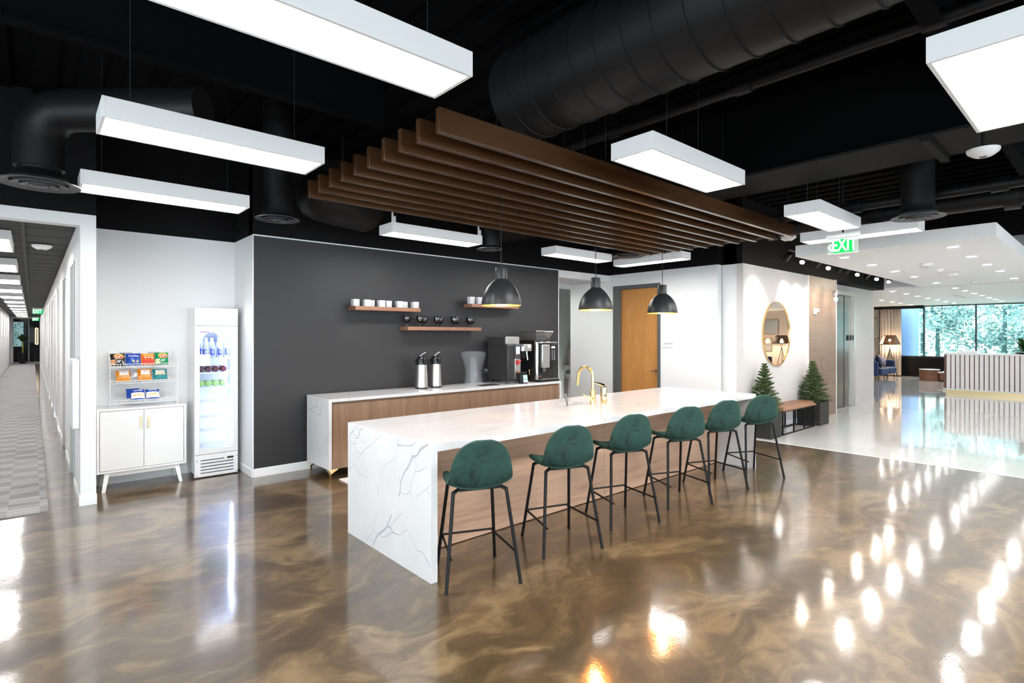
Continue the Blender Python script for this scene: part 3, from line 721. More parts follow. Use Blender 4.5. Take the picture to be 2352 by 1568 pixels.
# ------------------------------------------------------------------ wall shelves and glassware
def shelf(x0, x1, z, label):
    o = MB().box(x0,x1,6.436,6.645,z-.05,z).build('floating_shelf', SHELFW, loc=(x0,6.6,z-.05), bevel=.0015)
    tag(o, label, 'shelf', 'floating walnut shelves on the charcoal wall')
ZSL, ZSM, ZSR = 2.01, 1.757, 2.11
shelf(3.058,4.013,ZSL,'floating walnut shelf at the left carrying white cups')
shelf(3.813,5.078,ZSM,'longest floating walnut shelf, carrying smoked goblets')
shelf(4.896,5.845,ZSR,'floating walnut shelf partly hidden behind a black pendant lamp')
def cup(x, y, z, w, h, label, grp):
    m = MB().lathe([(w*.93,0),(w*.98,.004),(w,h-.003),(w*.98,h),(w*.88,h),(w*.84,.008),(0,.008)], 28, (x,y,z), sq=7)
    o = m.build('cup', FROST, loc=(x,y,z)); tag(o, label, 'cup', grp)
for i, (x, y) in enumerate([(3.083,6.50),(3.235,6.50),(3.335,6.58),(3.447,6.50),(3.565,6.54),(3.712,6.50),(3.83,6.58),(3.958,6.50)]):
    cup(x, y, ZSL, .045, .088, '%s frosted white cup from the left on the left walnut shelf' % ORD[i], 'white cups on the left shelf')
for i, (x, y) in enumerate([(4.90+.03,6.50),(5.08,6.50),(5.15,6.58)]):
    cup(x+.0, y, ZSR, .045, .105, '%s white cup from the left on the shelf behind the pendant' % ORD[i], 'white cups on the right shelf')
for i, (x, y) in enumerate([(3.86,6.55),(4.041,6.50),(4.16,6.58),(4.321,6.50),(4.43,6.58),(4.62,6.50),(4.72,6.58),(4.90,6.50),(5.0,6.58)]):
    g = thing('goblet', '%s smoked glass goblet from the left on the longest walnut shelf' % ORD[i], 'goblet', (x,y,ZSM), group='smoked goblets on the middle shelf')
    MB().lathe([(.026,.055),(.042,.075),(.050,.105),(.049,.135),(.044,.158),(.0415,.158),(.046,.132),(.047,.105),(.039,.078),(.02,.062),(0,.06)], 24, (x,y,ZSM)).build('bowl', SMOKEG, g, angle=60)
    MB().lathe([(.034,0),(.034,.003),(.01,.008),(.007,.02),(.008,.04),(.018,.052),(.0,.052)], 20, (x,y,ZSM)).build('stem', SMOKEG, g, angle=60)

# ------------------------------------------------------------------ things on the sideboard
def airpot(x, y, label):
    t = thing('airpot', label, 'coffee airpot', (x,y,IH), group='steel airpots on the sideboard')
    MB().lathe([(.083,0),(.086,.004),(.086,.018),(.084,.02)], 28, (x,y,IH)).build('base_ring', BLKPL, t)
    MB().lathe([(.084,.02),(.080,.16),(.074,.30),(.072,.325),(.0,.325)], 32, (x,y,IH)).build('body', STEEL, t)
    m = MB().lathe([(.074,.325),(.074,.385),(.066,.415),(.045,.435),(0,.44)], 28, (x,y,IH)); m.box(x-.028,x+.028,y-.105,y-.05,IH+.345,IH+.40)
    m.build('pump_head', BLKPL, t)
    MB().tube([(x-.012,y,IH+.43),(x-.012,y,IH+.45),(x+.03,y-.03,IH+.49),(x+.045,y-.04,IH+.492)], .009, 8).build('lever', pm('lever_chrome',(.7,.7,.72),.15,1.), t)
    MB().tube([(x-.075,y+.02,IH+.39),(x-.105,y+.03,IH+.36),(x-.108,y+.03,IH+.25),(x-.095,y+.03,IH+.22)], .008, 8).build('handle', BLKPL, t)
airpot(3.976,6.36,'steel airpot with black pump lid, the one nearer the sideboard end')
airpot(4.225,6.385,'steel airpot with black pump lid, the one nearer the clear drink dispenser')
bx, by = 4.835, 6.315
t = thing('drink_dispenser', 'clear fluted drink dispenser on the sideboard', 'drink dispenser', (bx,by,IH))
def flut(r, j): return r
prof = [(.150,0),(.148,.006),(.120,.10),(.112,.175),(.114,.20),(.122,.26),(.150,.36),(.178,.42),(.184,.455),(.172,.485),(.120,.495),(0,.495)]
m = MB().lathe(prof, 48, (bx,by,IH))
vs = []
for i, v in enumerate(m.v):
    a = math.atan2(v[1]-by, v[0]-bx); k = 1+.05*math.cos(8*a) if .02 < v[2]-IH < .40 else 1
    vs.append((bx+(v[0]-bx)*k, by+(v[1]-by)*k, v[2]))
m.v = vs; m.build('vessel', CLEARG, t, angle=60)
MB().lathe([(.06,.02),(.06,.20),(.05,.36),(.045,.40),(0,.40)], 24, (bx,by,IH)).build('ice_core', CLEARG, t, angle=60)
m = MB().box(bx+.07,bx+.125,by-.175,by-.125,IH+.17,IH+.245).box(bx+.08,bx+.115,by-.13,by-.09,IH+.19,IH+.22); m.build('tap', BLKPL, t, bevel=.004)
MB().box(bx+.075,bx+.12,by-.182,by-.174,IH+.215,IH+.225).build('tap_lever', CHROME, t)
o = MB().box(4.80,5.13,6.06,6.21,IH,IH+.008).build('drip_mat', BLKPL, loc=(4.96,6.13,IH), bevel=.003)
tag(o, 'thin black mat lying flat in front of the drink dispenser', 'mat')
# brewer
t = thing('coffee_brewer', 'tall black and steel coffee brewer with a red tap lever', 'coffee brewer', (5.4,6.25,IH))
B0 = 5.30
BRB = pm('brewer_side_black',(.035,.034,.034),.32)
MB().box(5.30,5.53,6.09,6.57,.975,1.50).build('body', BRB, t, bevel=.012)
MB().box(5.30,5.53,6.16,6.57,1.50,1.615).build('upper_tank', BRB, t, bevel=.006)
MB().box(5.305,5.575,6.135,6.17,1.505,1.617).build('hopper_front', STEEL, t, bevel=.004)
MB().box(5.425,5.535,6.062,6.095,.985,1.285).build('front_plate', STEEL, t, bevel=.004)
MB().box(5.43,5.54,6.065,6.095,1.285,1.50).build('control_panel', pm('brewer_panel',(.07,.066,.063),.35), t, bevel=.003)
MB().box(5.452,5.512,6.060,6.066,1.36,1.465).build('display', emission('display_blue',(.45,.6,1.),1.5), t)
MB().box(5.54,5.70,5.99,6.24,1.40,1.505).build('brew_head', STEEL, t, bevel=.004)
MB().box(5.615,5.67,5.983,5.99,1.45,1.495).build('head_label', WHPL, t)
MB().tube([(5.64,6.04,1.40),(5.64,6.03,1.33),(5.645,6.02,1.265)], .012, 10).build('basket_handle', CHROME, t)
MB().lathe([(.045,0),(.06,.10),(0,.10)],20,(5.62,6.12,1.29)).build('brew_basket', BLKPL, t)
MB().tube([(5.455,6.058,1.245),(5.455,6.04,1.245),(5.52,6.03,1.26)], .008, 8).box(5.445,5.485,6.035,6.06,1.20,1.26).build('tap_lever', pm('tap_red',(.55,.02,.02),.35), t)
MB().lathe([(0,0),(.014,0),(.014,-.012),(0,-.012)],14,(5.475,6.062,1.085),axis='y').build('indicator_knob', pm('knob_amber',(.6,.12,.02),.3), t)
for cx, cy in ((5.33,6.13),(5.50,6.12),(5.33,6.53),(5.50,6.53)): MB().lathe([(.016,0),(.012,.02),(.012,.062),(0,.062)],12,(cx,cy,IH)).build('foot', BLKPL, t)
t = thing('coffee_bag', 'small black coffee bag with a white and teal label between the machines', 'coffee bag', (5.53,6.0,IH))
MB().frustum([(5.455,5.965,IH),(5.60,5.965,IH),(5.60,6.035,IH),(5.455,6.035,IH)],[(5.46,5.99,IH+.175),(5.597,5.99,IH+.175),(5.597,6.005,IH+.175),(5.46,6.005,IH+.175)]).build('pouch', BLKPL, t, bevel=.006)
MB().quad((5.505,5.9665,IH+.05),(5.595,5.9665,IH+.05),(5.595,5.98,IH+.13),(5.505,5.98,IH+.13)).build('label_top', pm('label_teal',(.25,.55,.50),.5), t)
MB().quad((5.505,5.963,IH+.02),(5.595,5.963,IH+.02),(5.595,5.969,IH+.06),(5.505,5.969,IH+.06)).quad((5.52,5.969,IH+.075),(5.58,5.969,IH+.075),(5.58,5.977,IH+.12),(5.52,5.977,IH+.12)).build('label_white', WHPL, t)
# espresso machine
t = thing('espresso_machine', 'black bean-to-cup espresso machine with a keypad at the sideboard end', 'espresso machine', (6.05,6.25,IH))
EX0, EX1 = 5.83, 6.255
MB().box(EX0,EX1,6.06,6.57,.935,1.565).build('body', pm('espresso_black',(.018,.017,.017),.28), t, bevel=.008)
MB().lathe([(.030,0),(.030,.575),(0,.575)],16,(5.865,6.055,.955)).build('corner_column', CHROME, t)
MB().box(5.93,6.10,5.992,6.06,1.125,1.495).build('front_plate', STEEL, t, bevel=.012)
MB().box(6.10,6.255,5.992,6.06,1.125,1.495).build('control_panel', BLKPL, t, bevel=.008)
MB().box(6.135,6.205,5.988,5.993,1.435,1.465).build('display', emission('display_white',(.6,.7,1.),1.6), t)
for r_ in range(6):
    for c_ in (0,1): MB().box(6.135+c_*.05,6.158+c_*.05,5.987,5.993,1.25+r_*.027,1.268+r_*.027).build('key', pm('key_grey',(.22,.21,.23),.4), t)
MB().box(5.90,6.26,5.985,6.06,1.515,1.54).build('top_trim', CHROME, t, bevel=.008)
MB().box(5.83,6.27,5.955,6.06,IH+.002,.955).build('drip_tray', BLKPL, t, bevel=.006)
MB().box(5.93,6.25,5.96,6.05,.955,.962).build('drip_grille', STEEL, t)
MB().lathe([(.03,0),(.03,.05),(0,.05)],16,(6.0,6.03,1.075)).build('nozzle', FRAMEG, t)
MB().box(5.925,5.965,6.05,6.058,.99,1.01).build('badge', pm('badge_red',(.5,.15,.1),.4), t)
hx = MB(); zb_, zt_ = 1.575, 1.70
hx.frustum([(5.92,6.12,zb_),(6.19,6.12,zb_),(6.19,6.38,zb_),(5.92,6.38,zb_)],[(5.87,6.07,zt_),(6.245,6.07,zt_),(6.245,6.45,zt_),(5.87,6.45,zt_)])
hx.f = [hx.f[i] for i in (0,2,3,4,5)]; hx.m = [0]*5
hx.build('bean_hopper', pm('smoked_hopper',(.35,.33,.31),.08,.2,trans=.6), t, smooth=False, solid=.004)
MB().box(5.86,6.05,6.06,6.46,zt_,zt_+.012).build('hopper_lid', STEEL, t, bevel=.003)
MB().tube([(6.05,6.075,zt_),(6.245,6.075,zt_),(6.19,6.125,zb_)], .006, 6).build('hopper_frame', STEEL, t)
MB().tube([(5.828,6.16,1.10),(5.80,6.15,1.10),(5.795,6.15,1.05),(5.805,6.14,1.02)], .006, 8).build('key_hook', GOLD, t)

# ------------------------------------------------------------------ bar stools
st = thing('bar_stool', 'green velvet bar stool nearest the camera', 'bar stool', (0,0,0), 0, 'green velvet stools along the island', local=True)
prof = [(.222,.618,.11),(.215,.632,.155),(.17,.640,.193),(.06,.630,.212),(-.05,.624,.220),(-.128,.626,.223),(-.188,.658,.223),(-.213,.735,.216),(-.218,.82,.197),(-.226,.880,.170),(-.230,.922,.135),(-.231,.948,.092),(-.230,.960,.045)]
nu = 12; vs = []; fs = []
for i, (py, pz, hw) in enumerate(prof):
    a = prof[max(0,i-1)]; b = prof[min(len(prof)-1,i+1)]
    ty, tz = b[0]-a[0], b[1]-a[1]; l = math.hypot(ty,tz); ny, nz = tz/l, -ty/l    # inward (up / forward)
    if nz < 0 and ny < 0: ny, nz = -ny, -nz
    dp = (.004,.015,.035,.045,.05,.052,.052,.052,.047,.036,.022,.008,.0)[i]
    for j in range(nu+1):
        u = -1+2*j/nu; off = dp*abs(u)**2.2
        vs.append((u*hw, py+ny*off, pz+nz*off))
for i in range(len(prof)-1):
    for j in range(nu): fs.append((i*(nu+1)+j, i*(nu+1)+j+1, (i+1)*(nu+1)+j+1, (i+1)*(nu+1)+j))
m = MB(); m.add(vs, fs); m.build('seat_shell', VELVET, st, sub=2, solid=.036, angle=180)
for sx in (-1,1):
    for bk in (True, False):
        ft = (sx*.250,-.237,0) if bk else (sx*.215,.237,0)
        tp = Vector((sx*.182,-.135,.605)) if bk else Vector((sx*.160,.135,.603))
        fv = Vector(ft); dirv = (tp-fv).normalized(); top2 = tp+Vector((-sx*.045,.02 if bk else -.02,.020))
        MB().tube([fv, tp-dirv*.03, tp, tp+(top2-tp)*.5, top2], .0122, 10).build('leg', BLK, st)
MB().box(-.14,.14,-.118,-.10,.606,.62).box(-.12,.12,.10,.118,.606,.62).box(-.012,.012,-.1,.1,.606,.618).build('seat_frame', BLK, st)
def legat(bk, sx, z):
    ft = Vector((sx*.250,-.237,0)) if bk else Vector((sx*.215,.237,0)); tp = Vector((sx*.182,-.135,.605)) if bk else Vector((sx*.160,.135,.603))
    return ft+(tp-ft)*(z/tp.z)
MB().tube([legat(False,-1,.222), legat(False,1,.222)], .008, 8).build('footrest', BLK, st)
for sx in (-1,1):
    a, b = legat(False,sx,.212), legat(True,sx,.212); b = b+(b-a).normalized()*.03
    a += Vector((-sx*.012,0,0)); b += Vector((-sx*.012,0,0))
    MB().tube([a, b], .008, 8).build('stretcher', BLK, st)
stools = [(2.278,2.960,-22.7,None),(3.122,2.967,-19.,'second green velvet bar stool from the camera along the island'),(3.962,3.010,-19.,'third green velvet bar stool from the camera, before the panel joint'),
          (4.789,2.960,-23.,'fourth green velvet bar stool from the camera along the island'),(5.546,2.963,-22.,'fifth green velvet bar stool from the camera, beside the last one'),(6.345,2.915,-28.,'farthest green velvet bar stool, in front of the black planter')]
for i, (x, y, a, lb) in enumerate(stools):
    if i == 0: st.location = (x,y,0); st.rotation_euler = (0,0,math.radians(a))
    else: dup(st, (x,y,0), math.radians(a), lb)
#PART2
# ------------------------------------------------------------------ snack niche: white cabinet
CW = pm('cabinet_white', (.80,.80,.80), .35)
CX0, CX1, CYF, CYB, CZ0, CZ1 = .498, 1.305, 7.03, 7.385, .196, .865
t = thing('snack_cabinet', 'white two-door cabinet on splayed legs holding the snack rack', 'cabinet', (.9,7.2,0))
m = MB().box(CX0,CX0+.022,CYF,CYB,CZ0,CZ1).box(CX1-.022,CX1,CYF,CYB,CZ0,CZ1).box(CX0+.022,CX1-.022,CYF,CYB,CZ1-.022,CZ1).box(CX0+.022,CX1-.022,CYF,CYB,CZ0,CZ0+.022).box(CX0+.022,CX1-.022,CYB-.01,CYB,CZ0+.022,CZ1-.022)
m.build('body', CW, t, bevel=.002)
for a, b, hx_ in ((CX0+.026,.9035,.877),(.9065,CX1-.026,.944)):
    d = MB().box(a,b,CYF+.004,CYF+.024,CZ0+.026,CZ1-.026).build('door', CW, t, bevel=.002)
    MB().box(hx_-.006,hx_+.006,CYF-.018,CYF-.006,.632,.768).box(hx_-.005,hx_+.005,CYF-.008,CYF+.005,.645,.655).box(hx_-.005,hx_+.005,CYF-.008,CYF+.005,.745,.755).build('handle', GOLD, d, bevel=.002)
for sx in (-1,1):
    for yy, dy in ((CYF+.05,-.045),(CYB-.05,.03)):
        bx_ = (CX0+.09 if sx < 0 else CX1-.09); fx_ = bx_+sx*.035
        MB().frustum([(fx_-.016,yy+dy-.016,0),(fx_+.016,yy+dy-.016,0),(fx_+.016,yy+dy+.016,0),(fx_-.016,yy+dy+.016,0)],[(bx_-.024,yy-.022,CZ0),(bx_+.024,yy-.022,CZ0),(bx_+.024,yy+.022,CZ0),(bx_-.024,yy+.022,CZ0)]).build('leg', CW, t, bevel=.003)
MB().box(CX0+.10,CX1-.10,CYF+.035,CYF+.055,CZ0-.045,CZ0).box(CX0+.10,CX1-.10,CYB-.06,CYB-.04,CZ0-.045,CZ0).build('apron', CW, t)
# wire rack: three sloping baskets
WIRE = pm('white_wire', (.82,.82,.82), .3)
t = thing('snack_rack', 'white three-tier wire rack of snack bags on the white cabinet', 'snack rack', (.92,7.2,CZ1))
RX0, RX1, RYF, RYB = .612, 1.225, 7.07, 7.34
m = MB()
for x in (RX0,RX1):
    m.tube([(x,RYF,CZ1),(x,RYF,1.38),(x,RYF+.03,1.40),(x,RYB,1.45)], .004, 6)
    m.tube([(x,RYB,CZ1),(x,RYB,1.47)], .004, 6)
    m.tube([(x,RYF,CZ1+.004),(x,RYB,CZ1+.004)], .003, 6)
m.tube([(RX0,RYB,1.18),(.9,RYB,1.02)], .002, 5).tube([(RX0,RYB,1.42),(RX1,RYB,1.0)], .002, 5).tube([(RX1,RYB,1.42),(RX0,RYB,1.0)], .002, 5)
for z in (.95,1.0,1.2,1.25): m.tube([(RX0,RYB,z),(RX1,RYB,z)], .002, 5)
m.build('side_frame', WIRE, t)
SH = [(1.295,1.33,1.375),(1.124,1.15,1.205),(.912,.943,1.0)]
for zf, zr, zb in SH:
    m = MB()
    m.tube([(RX0,RYF,zf),(RX1,RYF,zf)], .0035, 6).tube([(RX0,RYF-.012,zr),(RX1,RYF-.012,zr)], .0035, 6).tube([(RX0,RYB,zb),(RX1,RYB,zb)], .0035, 6).tube([(RX0,(RYF+RYB)/2,(zf+zb)/2-.004),(RX1,(RYF+RYB)/2,(zf+zb)/2-.004)], .003, 6)
    for i in range(23):
        x = RX0+.01+(RX1-RX0-.02)*i/22
        m.tube([(x,RYF-.012,zr),(x,RYF,zf),(x,RYB,zb)], .0018, 5)
    m.build('basket_shelf', WIRE, t)
def bag(cx, zb, w, h, y, lean, base, label, art=None, mats=(), tilt=0.):
    """pillow bag leaning back on the basket slope; art(mb, M) paints the print"""
    t = thing('snack_bag', label, 'snack bag', (cx,y,zb), group='bags of snacks on the wire rack')
    R = Matrix.Translation((cx,y,zb)) @ Matrix.Rotation(tilt,4,'Y') @ Matrix.Rotation(-lean,4,'X')
    nx, nz = 12, 10; dep = .030
    def P(u, v, s):
        prof = (max(0,math.cos(u*PI/2))**.55)*(max(0,math.sin(min(1,max(0,v))*PI))**.5)
        wr = .004*math.sin(9*u+5*v)*prof
        return Vector((u*w/2*(1-.05*math.sin(v*PI)), s*(dep*prof+.0008)+(wr if s < 0 else 0), v*h))
    m = MB(); vs = []
    for s in (-1,1):
        for j in range(nz+1):
            for i in range(nx+1): vs.append(R @ P(-1+2*i/nx, j/nz, s))
    n1 = (nx+1)*(nz+1); fs = []
    for j in range(nz):
        for i in range(nx):
            a = j*(nx+1)+i; fs.append((a,a+1,a+nx+2,a+nx+1)); b = a+n1; fs.append((b,b+nx+1,b+nx+2,b+1))
    for j in range(nz):
        for i in (0,nx):
            a = j*(nx+1)+i; q = (a,a+nx+1,a+nx+1+n1,a+n1); fs.append(q if i == 0 else q[::-1])
    for i in range(nx): fs.append((i,i+n1,i+1+n1,i+1)); k = nz*(nx+1)+i; fs.append((k,k+1,k+1+n1,k+n1))
    m.add(vs, fs); m.build('pouch', base, t)
    if art:
        a = MB(); art(a)
        # drape the flat print over the front of the pouch
        out = []
        for (x, z, k) in [(p[0],p[1],p[2]) for p in a.v]:
            q = P(max(-.98,min(.98,x/(w/2))), max(.02,min(.98,z/h)), -1); out.append(tuple(R @ (q+Vector((0,-.0018-k,0)))))
        a.v = out; a.build('print', list(mats), t, smooth=False)
IDM = Matrix.Identity(4)
def ell(m, cx, cz, rx, rz, mi, k=0., n=24): m.add([(cx+rx*math.cos(2*PI*i/n), cz+rz*math.sin(2*PI*i/n), k) for i in range(n)]+[(cx,cz,k)], [(i,(i+1)%n,n) for i in range(n)], mi)
def rect(m, x0, x1, z0, z1, mi, k=0., n=6):
    vs = []; fs = []
    for j in range(n+1):
        for i in range(n+1): vs.append((x0+(x1-x0)*i/n, z0+(z1-z0)*j/n, k+.0018))
    for j in range(n):
        for i in range(n): a = j*(n+1)+i; fs.append((a,a+1,a+n+2,a+n+1))
    m.add(vs, fs, mi)
def txt(m, s, size, x, z, mi, k=.0042, sx=1.): m.text(s, size, Matrix.Translation((x,z,k)), mi, bold=True, sx=sx)
BB = pm('bag_black',(.015,.014,.014),.25); BBL = pm('bag_blue',(.012,.07,.42),.25); BOR = pm('bag_orange',(.85,.22,.02),.25); BGR = pm('bag_green',(.0,.25,.09),.25)
BTE = pm('bag_teal',(.01,.22,.24),.25); BGO = pm('bag_amber',(.75,.27,.02),.25); BSI = pm('bag_silver',(.62,.62,.63),.2,.4); BRE = pm('bag_red',(.75,.05,.02),.3)
PYE = pm('print_yellow',(.95,.68,.10),.4); PRE = pm('print_red',(.65,.02,.03),.4); PWH = pm('print_white',(.85,.85,.85),.4); PCR = pm('print_cracker',(.72,.36,.12),.5); PTA = pm('print_tan',(.85,.62,.35),.5); PBK = pm('print_black',(.02,.02,.02),.4)
def lays(col2):
    def f(m):
        ell(m,.01,.098,.048,.030,1); ell(m,.01,.094,.044,.022,0,.0006); txt(m,"Lay's",.034,.01,.095,2)
        ell(m,-.045,.035,.032,.028,3); rect(m,-.005,.03,.045,.052,2); rect(m,-.005,.02,.032,.040,2)
        if col2: m.add([(.02,.02,0),(.045,.05,0),(.065,.02,0)],[(0,1,2)],2)
    return f
def doritos(m):
    m.add([(-.055,.118,0),(.055,.11,0),(.05,.08,0),(-.048,.085,0)],[(0,1,2,3)],0); txt(m,'Doritos',.030,0,.099,1)
    m.add([(-.02,.05,0),(.035,.058,0),(.01,.022,0)],[(0,1,2)],2); m.add([(.02,.045,.0005),(.055,.05,.0005),(.03,.018,.0005)],[(0,1,2)],3)
def cheetos(m):
    rect(m,-.058,.058,.008,.055,0); rect(m,-.04,.05,.095,.12,1); txt(m,'Cheetos',.024,.005,.107,2)
    for i in range(6): ell(m,-.04+.016*i,.07+.008*(i%2),.012,.007,3 if i%2 else 2,.0030)
bag(.683,1.312,.130,.135,7.115,.32,BB,'black bag of chips at the left end of the top rack basket',lays(True),(PRE,PYE,PWH,pm('print_chip',(.80,.42,.20),.5)))
bag(.823,1.312,.135,.135,7.115,.32,BBL,'royal blue bag of tortilla chips on the top rack basket',doritos,(PBK,PWH,PYE,PTA))
bag(.953,1.312,.130,.130,7.115,.34,BOR,'orange and red snack bag on the top rack basket',cheetos,(BRE,PYE,PRE,PWH))
bag(1.083,1.312,.130,.138,7.115,.30,BGR,'green bag of chips at the right end of the top rack basket',lays(False),(PRE,PYE,PWH,pm('print_pale_chip',(.85,.76,.45),.5)))
bag(.765,1.330,.11,.128,7.185,.34,BSI,'silver bag tucked behind the black and blue chip bags')
bag(1.020,1.330,.11,.128,7.185,.34,BSI,'silver bag tucked behind the orange and green snack bags')
def crack(m):
    rect(m,-.035,.05,.04,.115,0)
    for i in range(7): ell(m,-.04+.014*i,.035+.008*(i%3),.018,.012,1,.0030+.0002*i)
    rect(m,-.01,.035,.10,.104,2,.0006); rect(m,-.02,.04,.088,.091,2,.0006)
bag(.733,1.145,.130,.130,7.12,.55,BGO,'amber cracker bag alone at the left of the middle rack basket',crack,(PWH,PCR,PRE))
bag(.925,1.145,.130,.140,7.12,.50,BGO,'amber cracker bag beside the teal bag on the middle basket',crack,(PWH,PCR,PRE))
bag(.845,1.165,.11,.115,7.18,.5,BSI,'silver bag lying between the two amber cracker bags')
bag(1.07,1.145,.140,.135,7.12,.55,BTE,'teal cracker bag at the right of the middle rack basket',lambda m: (rect(m,-.045,.045,.055,.11,0), [ell(m,-.035+.017*i,.06+.006*(i%2),.018,.012,1,.0030) for i in range(5)], rect(m,-.03,.03,.094,.098,2,.0006)),(PWH,PTA,pm('print_teal',(.02,.2,.22),.4)))
def cookies(m):
    rect(m,-.062,.062,.012,.078,0); txt(m,'',.01,0,0,0) if False else None
    for i in range(6): ell(m,-.03+.014*i,.045+.007*(i%2),.017,.011,1,.0030+.0002*i)
    rect(m,-.04,.045,.098,.106,0); rect(m,-.02,.035,.078,.082,2,.0006)
bag(.862,.935,.130,.122,7.115,.5,BBL,'blue and white cookie bag, front left one of the lowest basket',cookies,(PWH,PTA,PBK))
bag(.998,.935,.130,.118,7.115,.5,BBL,'blue and white cookie bag, right one of the lowest basket',cookies,(PWH,PTA,PBK))
bag(.825,.955,.12,.110,7.175,.5,BBL,'blue bag half hidden behind the front left cookie bag')

# ------------------------------------------------------------------ drinks fridge
FX0, FX1, FYF, FYB = 1.383, 1.838, 7.01, 7.37
FZ0, FZ1, FZT = .268, 1.744, 1.955
t = thing('drinks_fridge', 'tall white glass-door drinks fridge in the niche', 'fridge', (1.61,7.2,0))
m = MB().box(FX0,FX0+.03,FYF+.045,FYB,.05,FZT).box(FX1-.03,FX1,FYF+.045,FYB,.05,FZT).box(FX0+.03,FX1-.03,FYB-.03,FYB,.05,FZT).box(FX0+.03,FX1-.03,FYF+.045,FYB-.03,FZ1-.03,FZT).box(FX0+.03,FX1-.03,FYF+.045,FYB-.03,.05,FZ0+.03)
m.build('cabinet_body', WHMET, t, bevel=.003)
lin = pm('fridge_liner',(.80,.84,.92),.4)
MB().box(FX0+.031,FX1-.031,FYB-.036,FYB-.031,FZ0+.03,FZ1-.03).box(FX0+.031,FX0+.034,FYF+.05,FYB-.036,FZ0+.03,FZ1-.03).box(FX1-.034,FX1-.031,FYF+.05,FYB-.036,FZ0+.03,FZ1-.03).build('liner', lin, t)
sg = MB().box(FX0,FX1,FYF,FYF+.045,FZ1+.004,FZT).build('header_sign', WHPL, t, bevel=.003)
MB().box(FX0+.012,FX1-.012,FYF-.002,FYF,FZ1+.018,FZT-.014).build('sign_panel', pm('sign_glow',(.8,.8,.8),.4,emit=(1,1,1),es=.55), sg)
dr = MB(); dx0, dx1, dz0, dz1 = FX0+.052, FX1-.052, .33, 1.704
dr.box(FX0,dx0,FYF,FYF+.042,FZ0,FZ1).box(dx1,FX1,FYF,FYF+.042,FZ0,FZ1).box(dx0,dx1,FYF,FYF+.042,FZ0,dz0).box(dx0,dx1,FYF,FYF+.042,dz1,FZ1)
dr = dr.build('door', WHMET, t, bevel=.003)
MB().box(dx0,dx1,FYF+.012,FYF+.018,dz0,dz1).build('door_pane', FGLASS, dr, smooth=False)
lg = MB().text('Galaxy', .034, FY(FX0+.058,FYF+.011,1.677), align='LEFT', bold=True).build('lettering', pm('logo_plum',(.30,.08,.16),.4), dr)
MB().box(FX0+.056,FX0+.162,FYF+.008,FYF+.0115,1.287,1.420).build('note', WHPL, dr)
led = emission('fridge_led',(.66,.76,1.),8.)
MB().box(dx1-.012,dx1-.002,FYF+.05,FYF+.06,dz0+.05,dz1-.05).build('light_strip', led, t)
MB().box(dx0+.02,dx1-.02,FYF+.05,FYF+.06,dz1-.012,dz1-.004).build('light_strip', led, t)
gr = MB().box(FX0,FX1,FYF,FYF+.045,.012,FZ0-.005).build('lower_grille', WHMET, t, bevel=.004)
m = MB()
for k in range(5): m.box(FX0+.06,FX1-.05-(.10 if k == 0 else 0),FYF-.0015,FYF,.196-k*.036,.205-k*.036)
m.box(FX1-.118,FX1-.05,FYF-.0015,FYF,.192,.214)
for x, z in ((FX0+.022,.205),(FX1-.014,.212),(FX0+.022,.03),(FX1-.014,.035)): m.lathe([(.0,0),(.005,0),(.005,-.002),(0,-.002)],10,(x,FYF,z),axis='y')
m.build('grille_slots', BLKPL, gr, smooth=False)
MB().box(FX0+.02,FX1-.02,FYF+.03,FYB-.02,0,.05).build('plinth', BLKPL, t)
wsh = pm('fridge_shelf',(.72,.77,.90),.4)
SHZ = [1.37,1.202,1.033,.868,.698,.535,.358]
for z in SHZ:
    m = MB().box(FX0+.036,FX1-.04,FYF+.065,FYF+.07,z-.014,z+.006)
    for k in range(12): m.box(FX0+.045+k*.03,FX0+.049+k*.03,FYF+.07,FYB-.04,z-.004,z)
    m.box(FX1-.09,FX1-.05,FYF+.15,FYF+.156,z+.004,z+.022); m.build('shelf', wsh, t)
fan = MB()
for k in range(6): fan.ring([(.018+k*.012,-.001),(.024+k*.012,-.001),(.024+k*.012,.001),(.018+k*.012,.001)],28,(1.625,FYB-.05,1.585),axis='y')
for v_ in range(1): pass
fan.build('fan_guard', pm('fan_blue',(.10,.14,.28),.5), t)
WB = pm('water_bottle',(.80,.86,.94),.1,trans=.5,ior=1.2)
LBL = pm('bottle_label_blue',(.02,.06,.45),.4)
for i, x in enumerate((1.462,1.525,1.585,1.660,1.735)):
    y = FYF+.12; z = 1.376
    b = thing('water_bottle', '%s clear bottled water from the left on the top fridge shelf' % ORD[i], 'bottle', (x,y,z), group='water bottles in the fridge')
    MB().lathe([(.030,0),(.033,.006),(.033,.15),(.028,.175),(.014,.20),(.013,.212),(0,.212)], 18, (x,y,z)).build('body', WB, b)
    MB().lathe([(.0155,.21),(.0155,.232),(0,.232)], 14, (x,y,z)).build('cap', WHPL, b)
    m = MB(); vs = []; fs = []; nn = 10; off = (.5,-.9,.0,.05,.25)[i]
    for j in range(nn+1):
        a = -PI/2+off+(-.75+1.5*j/nn)
        for zz in (.03,.095+(.02 if j < 3 else 0)): vs.append((x+.0337*math.cos(a), y+.0337*math.sin(a), z+zz))
    for j in range(nn): fs.append((2*j,2*j+2,2*j+3,2*j+1))
    m.add(vs, fs); m.build('label', LBL, b)
    MB().text('E', .045, FY(x+.003+.02*off,y-.0365,z+.065), bold=True).build('letter', WHPL, b)
